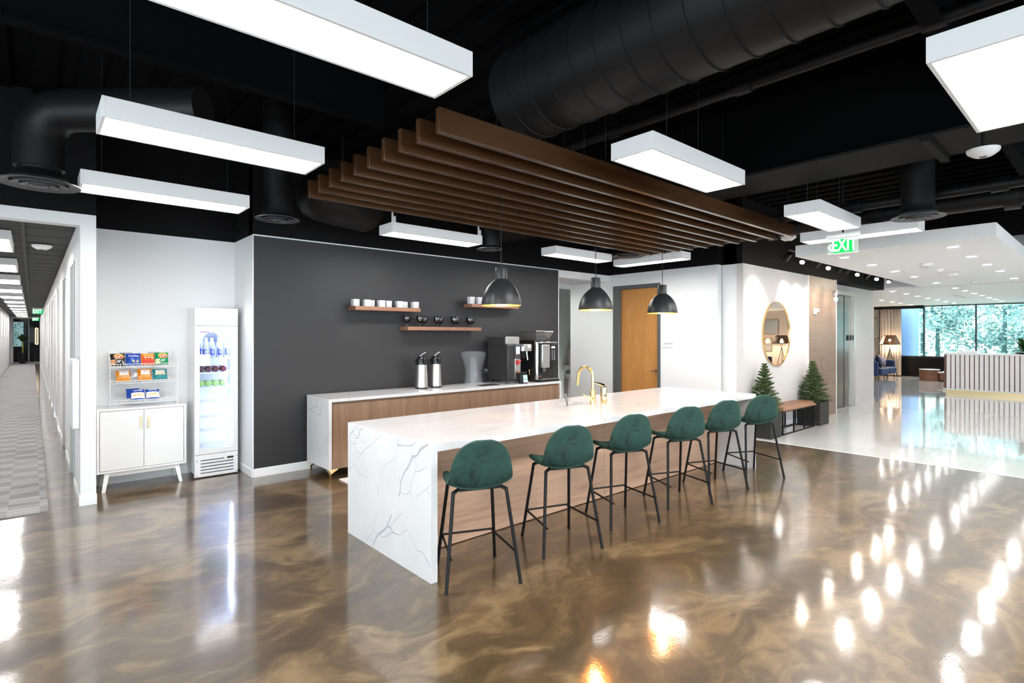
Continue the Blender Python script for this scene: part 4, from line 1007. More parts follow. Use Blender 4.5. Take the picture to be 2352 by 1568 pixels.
for z, mt, nm, lab in ((1.208,pm('drink_plum',(.10,.012,.03),.15),'purple','plum-coloured'),(1.039,pm('drink_lime',(.36,.62,.22),.2,emit=(.4,.8,.3),es=.0),'green','pale green')):
    for i, x in enumerate((1.468,1.545,1.622,1.702)):
        y0 = FYF+.08; r_ = .036
        b = thing('drink_bottle', '%s bottle lying %s from the left on its fridge shelf' % (lab, ORD[i]), 'bottle', (x,y0,z), group='%s drinks lying in the fridge' % nm)
        MB().lathe([(0,0),(.026,0),(.034,.006),(r_,.016),(r_,.15),(.028,.18),(.014,.20),(0,.20)], 20, (x,y0,z+r_), axis='y').build('body', mt, b)
        MB().lathe([(.016,.20),(.016,.222),(0,.222)], 14, (x,y0,z+r_), axis='y').build('cap', LBL if nm == 'purple' else WHPL, b)

# ------------------------------------------------------------------ mirror wall: mirror, conifers, bench
mx_, mz_, mr_ = 9.795, 1.662, .565
t = thing('round_mirror', 'round gold-rimmed mirror on the white wall above the bench', 'mirror', (mx_,4.06,mz_))
MB().ring([(mr_-.012,0),(mr_,0),(mr_,-.024),(mr_-.012,-.024)], 72, (mx_,4.068,mz_), axis='y').build('rim', GOLD, t)
MB().lathe([(0,-.012),(mr_-.011,-.012),(mr_-.011,0),(0,0)], 72, (mx_,4.068,mz_), axis='y').build('glass', pm('mirror_silver',(.90,.91,.91),.01,1.), t, smooth=False)
def conifer(x0, x1, y0, y1, tip, rad, label, seed):
    cx, cy = (x0+x1)/2, (y0+y1)/2; rn = random.Random(seed)
    t = thing('potted_conifer', label, 'potted tree', (cx,cy,0), group='small conifers flanking the bench')
    m = MB(); h = .42
    # hammered facets on the front and left faces
    n = 8; mm = 12; P = {}
    def grid(a, b, c, d, du):
        vs = []; fs = []
        for j in range(mm+1):
            for i in range(n+1):
                u, v = i/n, j/mm; p = Vector(a)*(1-u)*(1-v)+Vector(b)*u*(1-v)+Vector(c)*u*v+Vector(d)*(1-u)*v
                e = 0 if i in (0,n) or j in (0,mm) else (.010 if (i+j)%2 else -.006)
                vs.append(p+Vector(du)*e)
        for j in range(mm):
            for i in range(n): k = j*(n+1)+i; fs.append((k,k+1,k+n+2,k+n+1))
        m.add(vs, fs)
    grid((x0,y0,0),(x1,y0,0),(x1,y0,h),(x0,y0,h),(0,-.15,0)); grid((x0,y1,0),(x0,y0,0),(x0,y0,h),(x0,y1,h),(-1.,0,0))
    m.add([(x1,y0,0),(x1,y1,0),(x1,y1,h),(x1,y0,h)],[(0,1,2,3)]); m.add([(x0,y1,0),(x1,y1,0),(x1,y1,h),(x0,y1,h)],[(0,3,2,1)])
    w = .02; m.box(x0,x1,y0,y0+w,h-.03,h).box(x0,x1,y1-w,y1,h-.03,h).box(x0,x0+w,y0+w,y1-w,h-.03,h).box(x1-w,x1,y0+w,y1-w,h-.03,h)
    m.build('planter', PLANTER, t, smooth=False)
    MB().box(x0+w,x1-w,y0+w,y1-w,h-.05,h-.02).build('soil', SOIL, t)
    MB().tube([(cx,cy,h-.03),(cx+.008,cy,(h+tip)/2),(cx,cy,tip-.06)], .012, 8, radii=[.015,.011,.005]).build('trunk', BARK, t)
    m = MB(); H = tip-h; lev = 15
    def spray(b0, d, ln, wid):
        """one drooping twig with a comb of needles"""
        side = d.cross(Vector((0,0,1))).normalized(); k = max(6, int(ln/.010)); up = side.cross(d).normalized()
        for i in range(k):
            q = i/k; p = b0+d*ln*q+Vector((0,0,-.10*ln*q*q)); w_ = wid*(1-.35*q)*(.35+.65*min(1,q*4))
            for s in (-1,1):
                nd = (d*.75+side*s*rn.uniform(.6,1.0)+up*rn.uniform(-.1,.55)).normalized(); L_ = w_*rn.uniform(.7,1.2); pw = side.cross(nd).normalized()*.0035+d*.0035
                m.add([p-pw, p+pw, p+nd*L_], [(0,1,2)])
        tipp = b0+d*ln+Vector((0,0,-.10*ln)); m.add([tipp-side*.004, tipp+side*.004, tipp+d*wid*.9], [(0,1,2)])
    for l_ in range(lev):
        q = l_/(lev-1); z = h+.02+H*.90*q; rr = rad*(1-q)**.85+.03
        nb = int(13-6*q)
        for k in range(nb):
            a = 2*PI*(k/nb)+l_*.9+rn.uniform(-.25,.25); el = .12+.75*q+rn.uniform(-.12,.12)
            d = Vector((math.cos(a)*math.cos(el), math.sin(a)*math.cos(el), math.sin(el))); ln = rr*rn.uniform(.75,1.08)
            b0 = Vector((cx,cy,z))
            spray(b0, d, ln, .056)
            for s in (-1,1):
                for f_ in (.35,.65):
                    d2 = (d+Vector((-math.sin(a),math.cos(a),0))*s*.8+Vector((0,0,rn.uniform(-.1,.2)))).normalized()
                    spray(b0+d*ln*f_, d2, ln*(.62-.3*f_), .048)
    for k in range(5): a = k*1.3; spray(Vector((cx,cy,tip-.12)), Vector((.3*math.cos(a),.3*math.sin(a),1)).normalized(), .10, .03)
    vs = [(x, min(y, 4.055), z) for x, y, z in m.v]; m.v = vs
    m.build('foliage', NEEDLE, t, smooth=False)
conifer(8.68,9.08,3.685,4.055,1.20,.25,'small conifer in a black planter next to the end of the island',11)
conifer(10.685,11.127,3.66,4.055,1.175,.29,'small conifer in a black planter in front of the wood panel',23)
t = thing('bench', 'tan leather bench on a black wire frame under the round mirror', 'bench', (9.87,3.88,0))
bx0, bx1, by0, by1 = 9.19, 10.545, 3.70, 4.045
m = MB(); vs = []; fs = []; nx, ny = 24, 10
for j in range(ny+1):
    for i in range(nx+1):
        u, v = i/nx, j/ny
        e = min(1, min(u,1-u)*nx/1.2)*min(1, min(v,1-v)*ny/1.5)
        z = .41+.062*(e**.5)-.008*(math.sin(u*PI*6)**8+math.sin(v*PI*3)**8)*.5*e
        vs.append((bx0-.02+(bx1-bx0+.04)*u, by0-.02+(by1-by0+.02)*v, z))
for j in range(ny):
    for i in range(nx): a = j*(nx+1)+i; fs.append((a,a+1,a+nx+2,a+nx+1))
m.add(vs, fs); m.box(bx0-.02,bx1+.02,by0-.02,by1,.395,.411); m.build('cushion', LEATHER, t, angle=60)
m = MB(); q = .011
for y in (by0+q,by1-q):
    for k in range(4):
        x = bx0+(bx1-bx0)*k/3; m.box(x-q,x+q,y-q,y+q,0,.394)
    m.box(bx0-q,bx1+q,y-q,y+q,0,.02).box(bx0-q,bx1+q,y-q,y+q,.375,.395)
for x in (bx0,bx1): m.box(x-q,x+q,by0,by1,0,.02).box(x-q,x+q,by0,by1,.375,.395)
m.build('frame', BLK, t)
# devices on the wood panel
t = thing('intercom', 'small white intercom handset on the wood panel beside the elevator', 'intercom', (11.52,4.04,2.11))
MB().box(11.455,11.575,4.02,4.045,2.05,2.17).build('base', WHPL, t, bevel=.004)
MB().box(11.50,11.61,3.99,4.022,2.10,2.165).build('handset', WHPL, t, bevel=.01)
for z, lb in ((2.515,'upper round white strobe alarm at the edge of the wood panel'),(2.395,'lower round white strobe alarm at the edge of the wood panel')):
    t = thing('strobe_alarm', lb, 'alarm', (12.62,4.04,z), group='strobe alarms on the wood panel')
    MB().lathe([(0,0),(.055,0),(.055,-.03),(.045,-.045),(0,-.045)],24,(12.62,4.045,z),axis='y').build('housing', WHPL, t)
    MB().lathe([(0,-.045),(.025,-.045),(.02,-.06),(0,-.06)],16,(12.62,4.045,z),axis='y').build('lens', pm('strobe_lens',(.7,.7,.72),.1), t)
t = thing('call_button', 'slim elevator call panel with two round buttons on the wood', 'button panel', (11.95,4.04,1.09))
MB().box(11.90,12.0,4.04,4.045,.93,1.25).build('plate', ELEVW, t)
for z in (1.06,1.13): MB().lathe([(0,0),(.02,0),(.02,-.008),(0,-.008)],16,(11.95,4.04,z),axis='y').build('button', CHROME, t)

# ------------------------------------------------------------------ track lights
tr = thing('light_track', 'black lighting track beside the white dropped ceiling', 'light track', (12.,3.45,2.955))
MB().box(8.72,15.6,3.435,3.465,2.955,2.985).build('rail', BLK, tr)
for cx in (9.0,11.2,13.4,15.4): MB().tube([(cx,3.45,2.985),(cx,3.45,ZD-.04)], .004, 6).build('hanger_rod', BLK, tr)
heads = [(8.72,'w'),(9.34,'c'),(9.95,'w'),(10.50,'c'),(11.08,'w'),(11.47,'w'),(12.05,'c'),(12.64,'w'),(13.28,'c'),(14.15,'c')]
nw = nc = 0
for x, kd in heads:
    if kd == 'w': lb = '%s dark spotlight aimed at the wall, counted along the track from its near end' % ORD[nw]; nw += 1; d = Vector((.35,.62,-.62)).normalized()
    else: lb = '%s glaring spotlight turned towards the room, counted from the near end of the track' % ORD[nc]; nc += 1; d = Vector((-.72,-.05,-.50)).normalized()
    t = thing('track_spotlight', lb, 'spotlight', (x,3.45,2.84), group='spotlights on the track')
    c = Vector((x,3.45,2.855))
    MB().tube([(x,3.45,2.955),(x,3.45,2.875)], .009, 8).box(x-.03,x+.03,3.44,3.46,2.935,2.956).build('stem', BLK, t)
    MB().tube([c-d*.06, c+d*.07], .042, 18).build('can', BLK, t)
    MB().tube([c+d*.0705, c+d*.0725], .034, 18).build('lens', SPOTL if kd == 'c' else pm('spot_rim',(.3,.29,.28),.3), t)
    if kd == 'w' or x in (10.50,12.05):
        l = bpy.data.lights.new('track_beam','SPOT'); l.energy = 13; l.color = (1,.88,.76); l.spot_size = 1.15; l.spot_blend = .8; l.shadow_soft_size = .035
        lo = bpy.data.objects.new('track_beam', l); C.objects.link(lo); dd = Vector((.25,.62,-.70)); lo.location = c+dd.normalized()*.09
        lo.rotation_euler = dd.to_track_quat('-Z','Y').to_euler()

# ------------------------------------------------------------------ ducts, pipes and beams
def ribbed(pts, r, pitch, n=36):
    pts = [Vector(p) for p in pts]; out = []; rad = []
    for i in range(len(pts)-1):
        a, b = pts[i], pts[i+1]; ln = (b-a).length; k = max(1, int(ln/pitch))
        for j in range(k):
            q = j/k
            for dq, dr in ((0,0),(.93,0),(.945,.010),(.985,.010)):
                out.append(a+(b-a)*((j+dq)/k)); rad.append(r+dr)
    out.append(pts[-1]); rad.append(r); return MB().tube(out, r, n, radii=rad)
o = ribbed([(2.76,3.0,3.42),(2.76,-1.2,3.42)], .33, .19).build('spiral_duct', DUCTM, loc=(2.84,2,3.48), angle=50)
tag(o, 'large black ribbed spiral duct crossing the ceiling', 'duct')
o = ribbed([(2.47,1.62,3.52),(.6,1.62,3.52)], .13, .33, 28).build('branch_duct', DUCTM, loc=(1.6,1.95,3.6), angle=50)
tag(o, 'smaller black round duct meeting the large spiral duct at the top edge', 'duct')
def diffuser(x, y, z, r, label, drop=True, dr=.13):
    t = thing('air_diffuser', label, 'air vent', (x,y,z), group='round black ceiling air diffusers')
    DM = DIFF
    m = MB()
    for a, b, h in ((1.,.70,.0),(.68,.47,-.008),(.45,.25,-.014)): m.ring([(r*a,h),(r*a,h+.006),(r*b,h+.020),(r*b,h+.014)], 40, (x,y,z))
    m.lathe([(0,-.018),(r*.15,-.018),(r*.22,-.006),(r*.22,0),(0,0)],24,(x,y,z)); m.build('cone_rings', DM, t, angle=30)
    MB().lathe([(r*.72,.04),(dr,.10),(dr,.12),(0,.12)],32,(x,y,z)).build('neck', DUCTM, t)
    if drop: MB().tube([(x,y,z+.12),(x,y,3.86)], dr, 24).build('drop_duct', DUCTM, t)
    return t
DIFF = pm('diffuser_dark',(.055,.055,.06),.4)
d1_ = diffuser(.04,5.33,2.75,.245,'large round black air diffuser above the corridor opening',False)
MB().tube([(.04,5.33,2.87),(.04,5.33,3.08)]+[(.04+(.22-.22*math.cos(a))*.75,5.33-(.22-.22*math.cos(a))*.66,3.08+.22*math.sin(a)) for a in (.4,.8,1.2,1.5)]+[(.95,4.52,3.31)], .15, 24).build('elbow_duct', DUCTM, d1_)
diffuser(1.77,5.41,2.75,.20,'round black air diffuser near the left end of the charcoal wall')
diffuser(4.45,5.47,2.75,.17,'round black air diffuser behind the right end of the clipped ceiling light')
diffuser(6.86,5.06,2.85,.24,'round black air diffuser at the far end of the wood baffles')
diffuser(6.28,1.30,2.75,.215,'round black air diffuser on a drop duct above the sideways light')
o = MB().tube([(2.10,5.75,3.14),(2.13,5.75,3.14),(2.18,5.75,3.14),(2.28,5.75,3.14),(2.45,5.75,3.14),(2.95,5.95,3.14)],.28,28,radii=[.08,.17,.225,.265,.28,.28]).tube([(2.6,5.8,3.4),(2.6,5.8,deckz(2.6))],.01,6).build('flex_duct', DUCTM, loc=(2.35,5.8,3.14))
tag(o, 'dark rounded duct end showing under the left ends of the baffles', 'duct')
struct('ceiling_beam', MB().box(4.93,5.60,-4.4,6.5,3.10,3.125).box(4.90,5.63,.95,1.01,3.06,3.10), BEAMM, bevel=.004)
struct('ceiling_beam_web', MB().box(5.22,5.31,-4.4,6.5,3.125,3.86), BLACKW)  # web made blacker than the flange to imitate the shade above it
for i, (x, z, r, lb) in enumerate([(6.55,3.0,.05,'thin black pipe running behind the grey ceiling beam'),(7.4,3.05,.11,'thick black pipe running over the exit sign'),(4.0,3.5,.04,'thin black sprinkler pipe beside the spiral duct')]):
    m = MB().tube([(x,-4.4,z),(x,6.3,z)], r, 16)
    for yy in (-.5,.75,1.9,3.1): m.tube([(x,yy-.06,z),(x,yy+.06,z)], r*1.35, 16)
    o = m.build('ceiling_pipe', DUCTM, loc=(x,1,z)); tag(o, lb, 'pipe')
o = MB().tube([(4.4,-.6,3.35),(2.2,-.55,3.35)], .05, 14).build('ceiling_pipe', DUCTM, loc=(3.3,-.6,3.35)); tag(o,'grey black pipe crossing above the widest ceiling light','pipe')

# ------------------------------------------------------------------ exit signs, detectors
GEDGE = pm('sign_acrylic',(.75,.92,.80),.05,trans=.85,ior=1.1)
def exit_sign(x, y, z, w, h, label, face='x', arrow='<', stem=0.3):
    t = thing('exit_sign', label, 'exit sign', (x,y,z), group=None)
    Mf = FX(x-.008,y,z) if face == 'x' else FY(x,y-.008,z)
    if face == 'x':
        MB().box(x-.03,x+.03,y-w/2-.01,y+w/2+.01,z+h/2+.003,z+h/2+.055).build('housing', WHPL, t, bevel=.004)
        MB().box(x-.004,x+.004,y-w/2,y+w/2,z-h/2,z+h/2).build('acrylic_plate', GEDGE, t, bevel=.003)
        if stem: MB().tube([(x,y,z+h/2+.055),(x,y,z+h/2+.055+stem)], .01, 8).build('stem', BLK, t)
    else:
        MB().box(x-w/2-.01,x+w/2+.01,y-.03,y+.03,z+h/2+.003,z+h/2+.05).build('housing', WHPL, t, bevel=.004)
        MB().box(x-w/2,x+w/2,y-.004,y+.004,z-h/2,z+h/2).build('acrylic_plate', GEDGE, t, bevel=.003)
        if stem: MB().tube([(x,y,z+h/2+.05),(x,y,z+h/2+.05+stem)], .01, 8).build('stem', BLK, t)
    return t, Mf
t, Mf = exit_sign(6.8,2.095,2.643,.31,.172,'green and white EXIT sign hanging in front of the white dropped ceiling', 'x', stem=.6)
LW = emission('exit_letter_white',(.86,1.,.90),.42)
Tm = lambda dx, dz, k=0: Mf @ Matrix.Translation((dx,dz,k))
MB().text('EXIT', .192, Tm(.016,.0,.003), bold=True, sx=.64).build('lettering', LW, t)
m = MB(); m.poly([(-.112,-.078),(.092,-.078),(.098,.078),(-.105,.078)], Tm(.012,0,.0005)); m.build('green_ground', GREENL, t)
m = MB(); Ma = Tm(-.128,-.012,.003); m.poly([(-.026,0),(.004,.036),(.020,.036),(-.006,0)], Ma).poly([(-.026,0),(-.006,0),(.024,-.036),(.008,-.036)], Ma); m.build('arrow', LW, t)
for (y, z, w, h, lb) in ((29.5,2.62,.33,.21,'green EXIT sign in the corridor, the nearer of two'),(42.6,2.60,.33,.20,'green EXIT sign at the far end of the corridor')):
    xx = .165 if y < 35 else .15
    t, Mf = exit_sign(xx,y,z,w,h,lb,'y',stem=0)
    MB().box(xx-w/2+.01,xx+w/2-.01,y-.008,y-.005,z-h/2+.01,z+h/2-.01).build('green_ground', emission('exit_green_deep',(.0,.55,.12),.25), t)
    MB().text('EXIT', h*1.05, FY(xx-.01,y-.0095,z), bold=True, sx=.62).build('lettering', LW, t)
def detector(x, y, z, r, label, ztop=None):
    t = thing('smoke_detector', label, 'detector', (x,y,z))
    MB().lathe([(r*.45,0),(r*.6,.006),(r*.92,.028),(r,.04),(r,.055),(0,.055)], 28, (x,y,z)).build('housing', WHPL, t)
    MB().box(x-r*.25,x+r*.2,y-r*.2,y+r*.2,z-.003,z+.003).build('sensor', FRAMEG, t)
    if ztop: MB().tube([(x,y,z+.055),(x,y,ztop)], .012, 8).build('drop_pipe', BLK, t)
detector(7.55,2.98,2.90,.10,'white round detector hanging beside the corner of the white dropped ceiling',ZD-.04)
detector(5.07,.67,2.905,.095,'white cone-shaped device under the grey ceiling beam',3.10)
detector(.09,8.9,2.70,.10,'white round detector on the dark corridor ceiling',2.765)
for i, (x, lb) in enumerate([(10.874,'nearest small white detector on the dropped white ceiling'),(11.853,'second small white detector back on the dropped white ceiling'),(12.925,'third small white detector back on the dropped white ceiling'),(15.1,'farthest small white detector on the dropped white ceiling')]):
    detector(x,2.14,2.745,.085 if i%2 == 0 else .06,lb)
# downlights
DR = pm('downlight_ring',(.85,.85,.85),.35)
def downlight(x, y, z, r, label, grp, lens=None):
    t = thing('downlight', label, 'downlight', (x,y,z), group=grp)
    MB().ring([(r,0),(r,-.006),(r*.8,-.009),(r*.78,0)], 24, (x,y,z)).build('trim_ring', DR, t)
    MB().lathe([(0,-.003),(r*.78,-.003),(r*.78,0),(0,0)], 24, (x,y,z)).build('lens', lens or DOWN, t)
for (y, lb) in ((2.762,'row nearer the track'),(1.495,'middle row'),(1.13,None)):
    if not lb: continue
    for i, x in enumerate((9.03,10.335,11.69,13.06,14.92)):
        downlight(x,y,2.80,.075,'%s recessed light from the front, %s of the dropped white ceiling' % (ORD[i], lb), 'downlights in the dropped white ceiling')
for (y, xs_, lb) in ((4.108,[17.2,18.51,19.81,21.09,22.4,23.66,25.0],'row beside the wall corner'),(2.797,[17.17,18.37,19.68,20.97,22.26,23.52,24.85],'row over the reception desk end'),
    (5.41,[18.5,20.0,21.3,22.6,23.65,25.1],'row nearest the curtain'),(1.49,[17.17,18.4,19.7,21.0,22.3,23.5,24.85],'row over the desk middle')):
    for i, x in enumerate(xs_): downlight(x,y,2.82,.075,'%s downlight away from us in the far lobby ceiling, %s' % (ORD[i], lb), 'downlights in the far lobby ceiling', DOWNF)
for x, y, lb in ((23.4,2.0,'slim white air slot in the lobby ceiling at the right'),(20.9,3.3,'slim grey air slot in the lobby ceiling near the left')):
    t = thing('air_slot', lb, 'air vent', (x,y,2.815)); MB().box(x-.9,x+.9,y-.06,y+.06,2.812,2.82).build('frame', DR, t)
    for k in (-1,0,1): MB().box(x-.86,x+.86,y+k*.035-.01,y+k*.035+.01,2.810,2.8125).build('slot', LGREY, t)

# ------------------------------------------------------------------ reception desk
t = thing('reception_desk', 'curved-corner reception desk with dark wood grooves and white slats', 'reception desk', (20,1,0))
DX, DY1, DY0 = 19.45, 3.445, .45
MB().box(DX,DX+.8,DY0,DY1,1.095,1.14).box(DX,DX+.8,DY0,DY1,.107,.14).build('top_and_base_board', WHPL, t, bevel=.006)
MB().box(DX+.03,DX+.75,DY0+.02,DY1-.02,.14,1.095).build('carcass', DESKW, t, bevel=.01)
sl = []
for k in range(28):
    y = 3.36-k*.1025
    MB().box(DX,DX+.03,y-.079,y,.14,1.095).build('slat', pm('slat_white',(.80,.77,.76),.4), t, smooth=False)
MB().box(DX+.05,DX+.72,DY0+.05,DY1-.06,.0,.107).build('plinth', pm('plinth_gold',(.85,.70,.40),.3,.35), t)
o = MB().box(DX+.1,DX+.42,2.76,3.16,1.141,1.175).box(DX+.12,DX+.42,2.74,3.14,1.175,1.20).build('paper_stack', PWH, loc=(DX+.25,2.95,1.141)); tag(o,'stack of white papers on the reception desk','papers')
t = thing('desk_plant', 'broad-leaved green plant in a low bowl on the reception desk', 'plant', (DX+.3,1.70,1.14))
MB().lathe([(.22,.002),(.27,.03),(.26,.05),(0,.045)],28,(DX+.3,1.70,1.14)).build('bowl', BLKPL, t)
m = MB(); rn = random.Random(5)
for k in range(44):
    a = rn.uniform(0,2*PI); el = rn.uniform(.15,1.35); ln = rn.uniform(.34,.62); w = rn.uniform(.05,.085)
    d = Vector((math.cos(a)*math.cos(el), math.sin(a)*math.cos(el), math.sin(el))); sd_ = Vector((-math.sin(a), math.cos(a), 0)); b0 = Vector((DX+.3,1.70,1.18)); vs = []; fs = []
    for j in range(7):
        q = j/6; p = b0+d*ln*q+Vector((0,0,-.22*ln*q*q)); ww = w*math.sin(PI*min(.97,.12+.85*q))*(1+.12*math.sin(9*q+k))
        vs += [p-sd_*ww+Vector((0,0,.012)), p, p+sd_*ww+Vector((0,0,.012))]
    for j in range(6): fs += [(3*j,3*j+1,3*j+4,3*j+3),(3*j+1,3*j+2,3*j+5,3*j+4)]
    m.add(vs, fs)
m.build('leaves', FERN, t)

# ------------------------------------------------------------------ lounge in the lobby
def sofa(x0, x1, yf, yb, label, flip=1):
    t = thing('sofa', label, 'sofa', ((x0+x1)/2,(yf+yb)/2,0))
    s = 1 if yb > yf else -1
    def bxx(a, b, c, d, e, f): return MB().box(min(a,b),max(a,b),min(c,d),max(c,d),e,f)
    bxx(x0+.1,x1-.1,yb-.22*s,yb,.16,.80).build('backrest', NAVY, t, bevel=.05, seg=4)
    for a, b in ((x0,x0+.14),(x1-.14,x1)): bxx(a,b,yf+.05*s,yb,.15,.68).build('arm', NAVY, t, bevel=.05, seg=4)
    mid = (x0+x1)/2
    for a, b in ((x0+.14,mid-.004),(mid+.004,x1-.14)): bxx(a,b,yf-.04*s,yb-.2*s,.17,.42).build('seat_cushion', NAVY, t, bevel=.06, seg=4)
    for a in (x0+.08,mid,x1-.08):
        for yy in (yf+.06*s,yb-.08*s): MB().tube([(a,yy,0),(a,yy,.17)], .014, 8).build('leg', BLK, t)
    return t
sofa(23.2,25.45,5.95,6.72,'navy velvet sofa beside the beige curtain')
def cushion(x, y, z, w, mat, label, rz, lean):
    m = MB(); n = 8; vs = []; fs = []
    for s in (-1,1):
        for j in range(n+1):
            for i in range(n+1):
                u, v = -1+2*i/n, -1+2*j/n; th = .085*(math.cos(u*PI/2)*math.cos(v*PI/2))**.4 if abs(u) < 1 and abs(v) < 1 else 0
                vs.append(Vector((u*w/2*(1-.06*(1-v*v)), s*th, v*w/2*(1-.06*(1-u*u)))))
    k = (n+1)**2
    for j in range(n):
        for i in range(n): a = j*(n+1)+i; fs += [(a,a+1,a+n+2,a+n+1),(a+k,a+k+n+1,a+k+n+2,a+k+1)]
    m.add(vs, fs).xf(Matrix.Translation((x,y,z)) @ Matrix.Rotation(rz,4,'Z') @ Matrix.Rotation(lean,4,'X') @ Matrix.Rotation(.5,4,'Y'))
    o = m.build('throw_pillow', mat, loc=(x,y,z-.2)); tag(o, label, 'pillow')
cushion(24.0,6.18,.66,.42,NAVYD,'dark navy throw pillow leaning on the sofa beside the mauve one',.3,-.3)
cushion(24.45,6.20,.65,.42,MAUVE,'mauve satin throw pillow on the navy sofa',-.3,-.3)
cushion(23.6,6.35,.70,.40,pm('brown_satin',(.10,.05,.045),.5),'brown throw pillow at the back of the navy sofa',.2,-.2)
def floor_lamp(x, y, label):
    t = thing('floor_lamp', label, 'floor lamp', (x,y,0))
    m = MB(); b, tt, z0, z1 = .29, .17, 1.285, 1.648
    B = [(x-b,y-b,z0),(x+b,y-b,z0),(x+b,y+b,z0),(x-b,y+b,z0)]; T = [(x-tt,y-tt,z1),(x+tt,y-tt,z1),(x+tt,y+tt,z1),(x-tt,y+tt,z1)]
    m.add(B+T, [(0,1,5,4),(1,2,6,5),(2,3,7,6),(3,0,4,7)]); m.build('lamp_shade', SHMAT, t, smooth=False)
    m = MB()
    for P_ in (B,T):
        for i in range(4): m.tube([P_[i],P_[(i+1)%4]], .008, 6)
    for i in range(4): m.tube([B[i],T[i]], .006, 6)
    m.build('shade_frame', BLK, t)
    MB().ball((x,y,1.45), .05, 0, 12, 8).build('bulb', emission('lamp_bulb',(1,.78,.55),3.), t)
    l = bpy.data.lights.new('lamp_glow','POINT'); l.energy = 16; l.color = (1,.74,.50); l.shadow_soft_size = .06
    lo = bpy.data.objects.new('lamp_glow', l); C.objects.link(lo); lo.location = (x,y,1.36)
    MB().tube([(x,y,1.02),(x,y,1.60)], .012, 8).build('pole', GOLD, t)
    for k in range(3):
        a = k*2*PI/3+.5; MB().tube([(x,y,1.12),(x+.26*math.cos(a),y+.26*math.sin(a),0)], .012, 8).build('leg', BLK, t)
    return t
SHMAT = clear('sheer_black_shade',(.30,.27,.26),.05,.5)
floor_lamp(25.85,6.28,'tripod floor lamp with sheer black shade in front of the beige curtain')
def curtain(x, y0, y1, label, z0=.03, z1=2.80):
    m = MB(); n = 60; vs = []; fs = []
    for i in range(n+1):
        q = i/n; y = y0+(y1-y0)*q; dx = .028*math.sin(q*PI*13)+.010*math.sin(q*PI*29)
        vs += [(x+dx*1.2,y,z0),(x+dx,y0+(y1-y0)*(q*.98+.01),z1)]
    for i in range(n): fs.append((2*i,2*i+2,2*i+3,2*i+1))
    m.add(vs, fs); o = m.build('curtain', LINEN, loc=(x,(y0+y1)/2,z0), angle=180, solid=.004); tag(o, label, 'curtain')
curtain(26.25,5.98,6.72,'long beige curtain at the end of the lobby windows')
curtain(26.25,-2.3,-1.6,'beige curtain seen only in the round mirror')
t = thing('coffee_table', 'taller round-ended walnut coffee table left of the reception desk', 'coffee table', (24.4,4.77,0))
MB().lathe([(.30,.0),(.30,.40),(.0,.40)],40,(24.45,4.72,0)).build('drum', CTW, t); MB().lathe([(.31,.40),(.31,.415),(0,.415)],40,(24.45,4.72,0)).build('top', WHPL, t)
t = thing('coffee_table', 'lower long walnut coffee table partly behind the reception desk', 'coffee table', (24.6,3.95,0))
MB().box(24.3,24.95,3.4,4.42,.02,.30).build('base', CTW, t, bevel=.05, seg=4); MB().box(24.27,24.98,3.37,4.45,.30,.325).build('top', WHPL, t, bevel=.01)
for i, (z, dx) in enumerate(((.326,0),(.352,.03))):
    o = MB().box(24.35+dx,24.62+dx,3.98-dx,4.34-dx,z,z+.025).build('book', PWH, loc=(24.5,4.15,z), bevel=.002); tag(o, ('lower' if i == 0 else 'upper')+' white book of the pair on the low coffee table', 'book', 'books on the low coffee table')
def picture(x, y, z, w, h, label, face):
    t = thing('picture', label, 'picture', (x,y,z)); q = .03
    MB().box(x-.03,x,y-w/2,y+w/2,z-h/2,z+h/2).build('frame', pm('frame_bronze',(.22,.17,.12),.35,.5), t, bevel=.003)
    MB().box(x-.034,x-.03,y-w/2+q,y+w/2-q,z-h/2+q,z+h/2-q).build('art', pm('art_silver',(.62,.58,.52),.12,.7), t)
picture(26.5,7.05,1.95,.55,.9,'narrow framed picture at the edge of the lobby, beside the curtain',0)
picture(26.5,-3.15,2.05,.75,.70,'upper square framed panel seen only in the round mirror',0)
picture(26.5,-3.35,1.20,.55,.65,'lower square framed panel seen only in the round mirror',0)
floor_lamp(25.8,-2.35,'tripod floor lamp seen at the edge of the round mirror')
floor_lamp(25.8,-3.55,'tripod floor lamp seen in the middle of the round mirror')
t = sofa(23.0,25.3,-2.5,-3.25,'second navy sofa seen only in the round mirror')

# ------------------------------------------------------------------ bottle filler in the side hall
t = thing('drinking_fountain', 'grey wall-mounted bottle filler and fountain in the side hall', 'drinking fountain', (9.3,8.35,.6))
FG = pm('fountain_grey',(.40,.36,.32),.35,.6)
MB().box(9.14,9.60,8.30,8.45,.95,1.34).build('bottle_filler', FG, t, bevel=.01)
MB().box(9.20,9.60,8.295,8.30,1.20,1.27).box(9.16,9.60,8.293,8.30,1.26,1.30).build('spout_recess', BLKPL, t)
m = MB(); m.lathe([(.15,0),(.19,.02),(.20,.13),(.205,.16),(.17,.16),(.14,.12),(0,.11)],28,(9.28,8.2,.62)); m.box(9.09,9.47,8.2,8.45,.62,.775); m.build('basin', FG, t, bevel=.006)
MB().tube([(9.2,8.15,.77),(9.2,8.15,.83),(9.17,8.13,.85)], .014, 8).ball((9.27,8.2,.83), .03).build('bubbler', WHPL, t)
MB().box(9.05,9.6,8.32,8.45,0,.62).build('lower_housing', pm('housing_brown',(.10,.08,.07),.5), t)
MB().box(9.0,9.13,8.33,8.45,.86,.97).build('side_unit', FG, t, bevel=.006)
m = MB()
for zz in (1.10,1.02): m.lathe([(0,0),(.022,0),(0,-.001)],10,(9.29,8.299,zz),axis='y').box(9.27,9.31,8.298,8.299,zz-.03,zz-.02)
m.build('icons', WHPL, t)
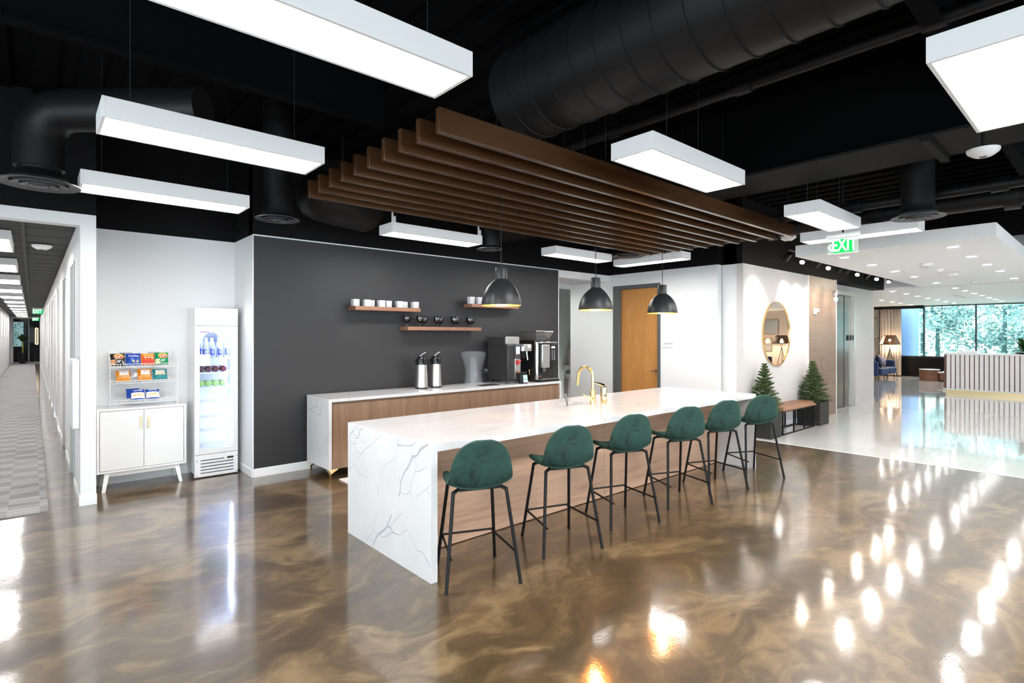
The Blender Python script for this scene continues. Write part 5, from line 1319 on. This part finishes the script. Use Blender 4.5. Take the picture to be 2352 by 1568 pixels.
hl = panel_light('hall_fill_light',7.3,7.6,7.3,8.3,'added unseen ceiling light that brightens the side hall behind the charcoal wall','added hall lights',2.61,.08,CPANEL,False)  # unseen lamp, added to light the hall

# ------------------------------------------------------------------ outdoors
rn = random.Random(9)
def tree(x, y, base, top, rad, label, n=1500):
    t = thing('outdoor_tree', label, 'tree', (x,y,base), group='trees outside the lobby windows')
    MB().tube([(x,y,base),(x+.2,y+.1,(base+top)/2),(x,y,top-.6)], .1, 8, radii=[.13,.09,.04]).build('trunk', pm('tree_trunk',(.06,.12,.12),.9), t)
    m = MB(); blobs = [(Vector((rn.uniform(-1,1)*rad*.7, rn.uniform(-1,1)*rad*.7, rn.uniform(0,1)*(top-base)*.85)), rn.uniform(.45,.9)*rad*.55) for _ in range(16)]
    for k in range(n):
        c, r = blobs[k%16]; d = Vector((rn.gauss(0,1),rn.gauss(0,1),rn.gauss(0,1))).normalized()
        p = Vector((x,y,base+.6))+c+d*r*rn.uniform(.6,1.05); s = rn.uniform(.05,.13)
        a = Vector((rn.gauss(0,1),rn.gauss(0,1),rn.gauss(0,.6))).normalized(); b = a.cross(d+Vector((.1,.2,.3))).normalized()
        m.add([p-a*s, p+b*s*.5, p+a*s, p-b*s*.5], [(0,1,2,3)])
    m.build('foliage', TREE, t, smooth=False)
pos = [(33,9.8,'leftmost'),(32.5,5.9,'second from the left'),(31.5,3.4,'third from the left'),(30.2,1.2,'fourth from the left'),(31.3,-1.2,'fifth from the left'),(30.5,-3.6,'rightmost')]
for x, y, lb in pos: tree(x,y,-2.2,4.6,2.3,'pale turquoise leafy tree outside the lobby windows, %s of the front row' % lb, 6500)
for x, y, lb in ((35,7,'left'),(35.5,2.6,'middle'),(35,-2,'right')): tree(x,y,-2.,6.0,3.2,'taller pale turquoise tree in the %s of the back row outside' % lb, 6500)
struct('ground_outdoor', MB().box(27.5,60,-25,30,-3.2,-3.1), pm('lawn_outdoor',(.25,.40,.30),.9), smooth=False)
struct('column_outdoor', MB().lathe([(.55,-3),(.55,4.5)],40,(28.2,6.35,0)), pm('column_blue_white',(.13,.19,.33),.35))

# ------------------------------------------------------------------ world and view
w = bpy.data.worlds.new('world'); bpy.context.scene.world = w; w.use_nodes = True
bg = w.node_tree.nodes['Background']; bg.inputs['Color'].default_value = (.90,.97,1.,1); bg.inputs['Strength'].default_value = 1.45
sun = bpy.data.lights.new('sun','SUN'); sun.energy = 1.2; sun.angle = .05; so = bpy.data.objects.new('sun', sun); C.objects.link(so); so.rotation_euler = (.7,-.55,.3)
sc = bpy.context.scene
vs_ = sc.view_settings; vs_.view_transform = 'Standard'; vs_.look = 'None'; vs_.gamma = 1; vs_.use_curve_mapping = False; vs_.exposure = 2.5
cy = sc.cycles
cy.max_bounces = 7; cy.diffuse_bounces = 4; cy.glossy_bounces = 4; cy.transmission_bounces = 7; cy.transparent_max_bounces = 8; cy.caustics_reflective = False; cy.caustics_refractive = False
cy.sample_clamp_indirect = 6.
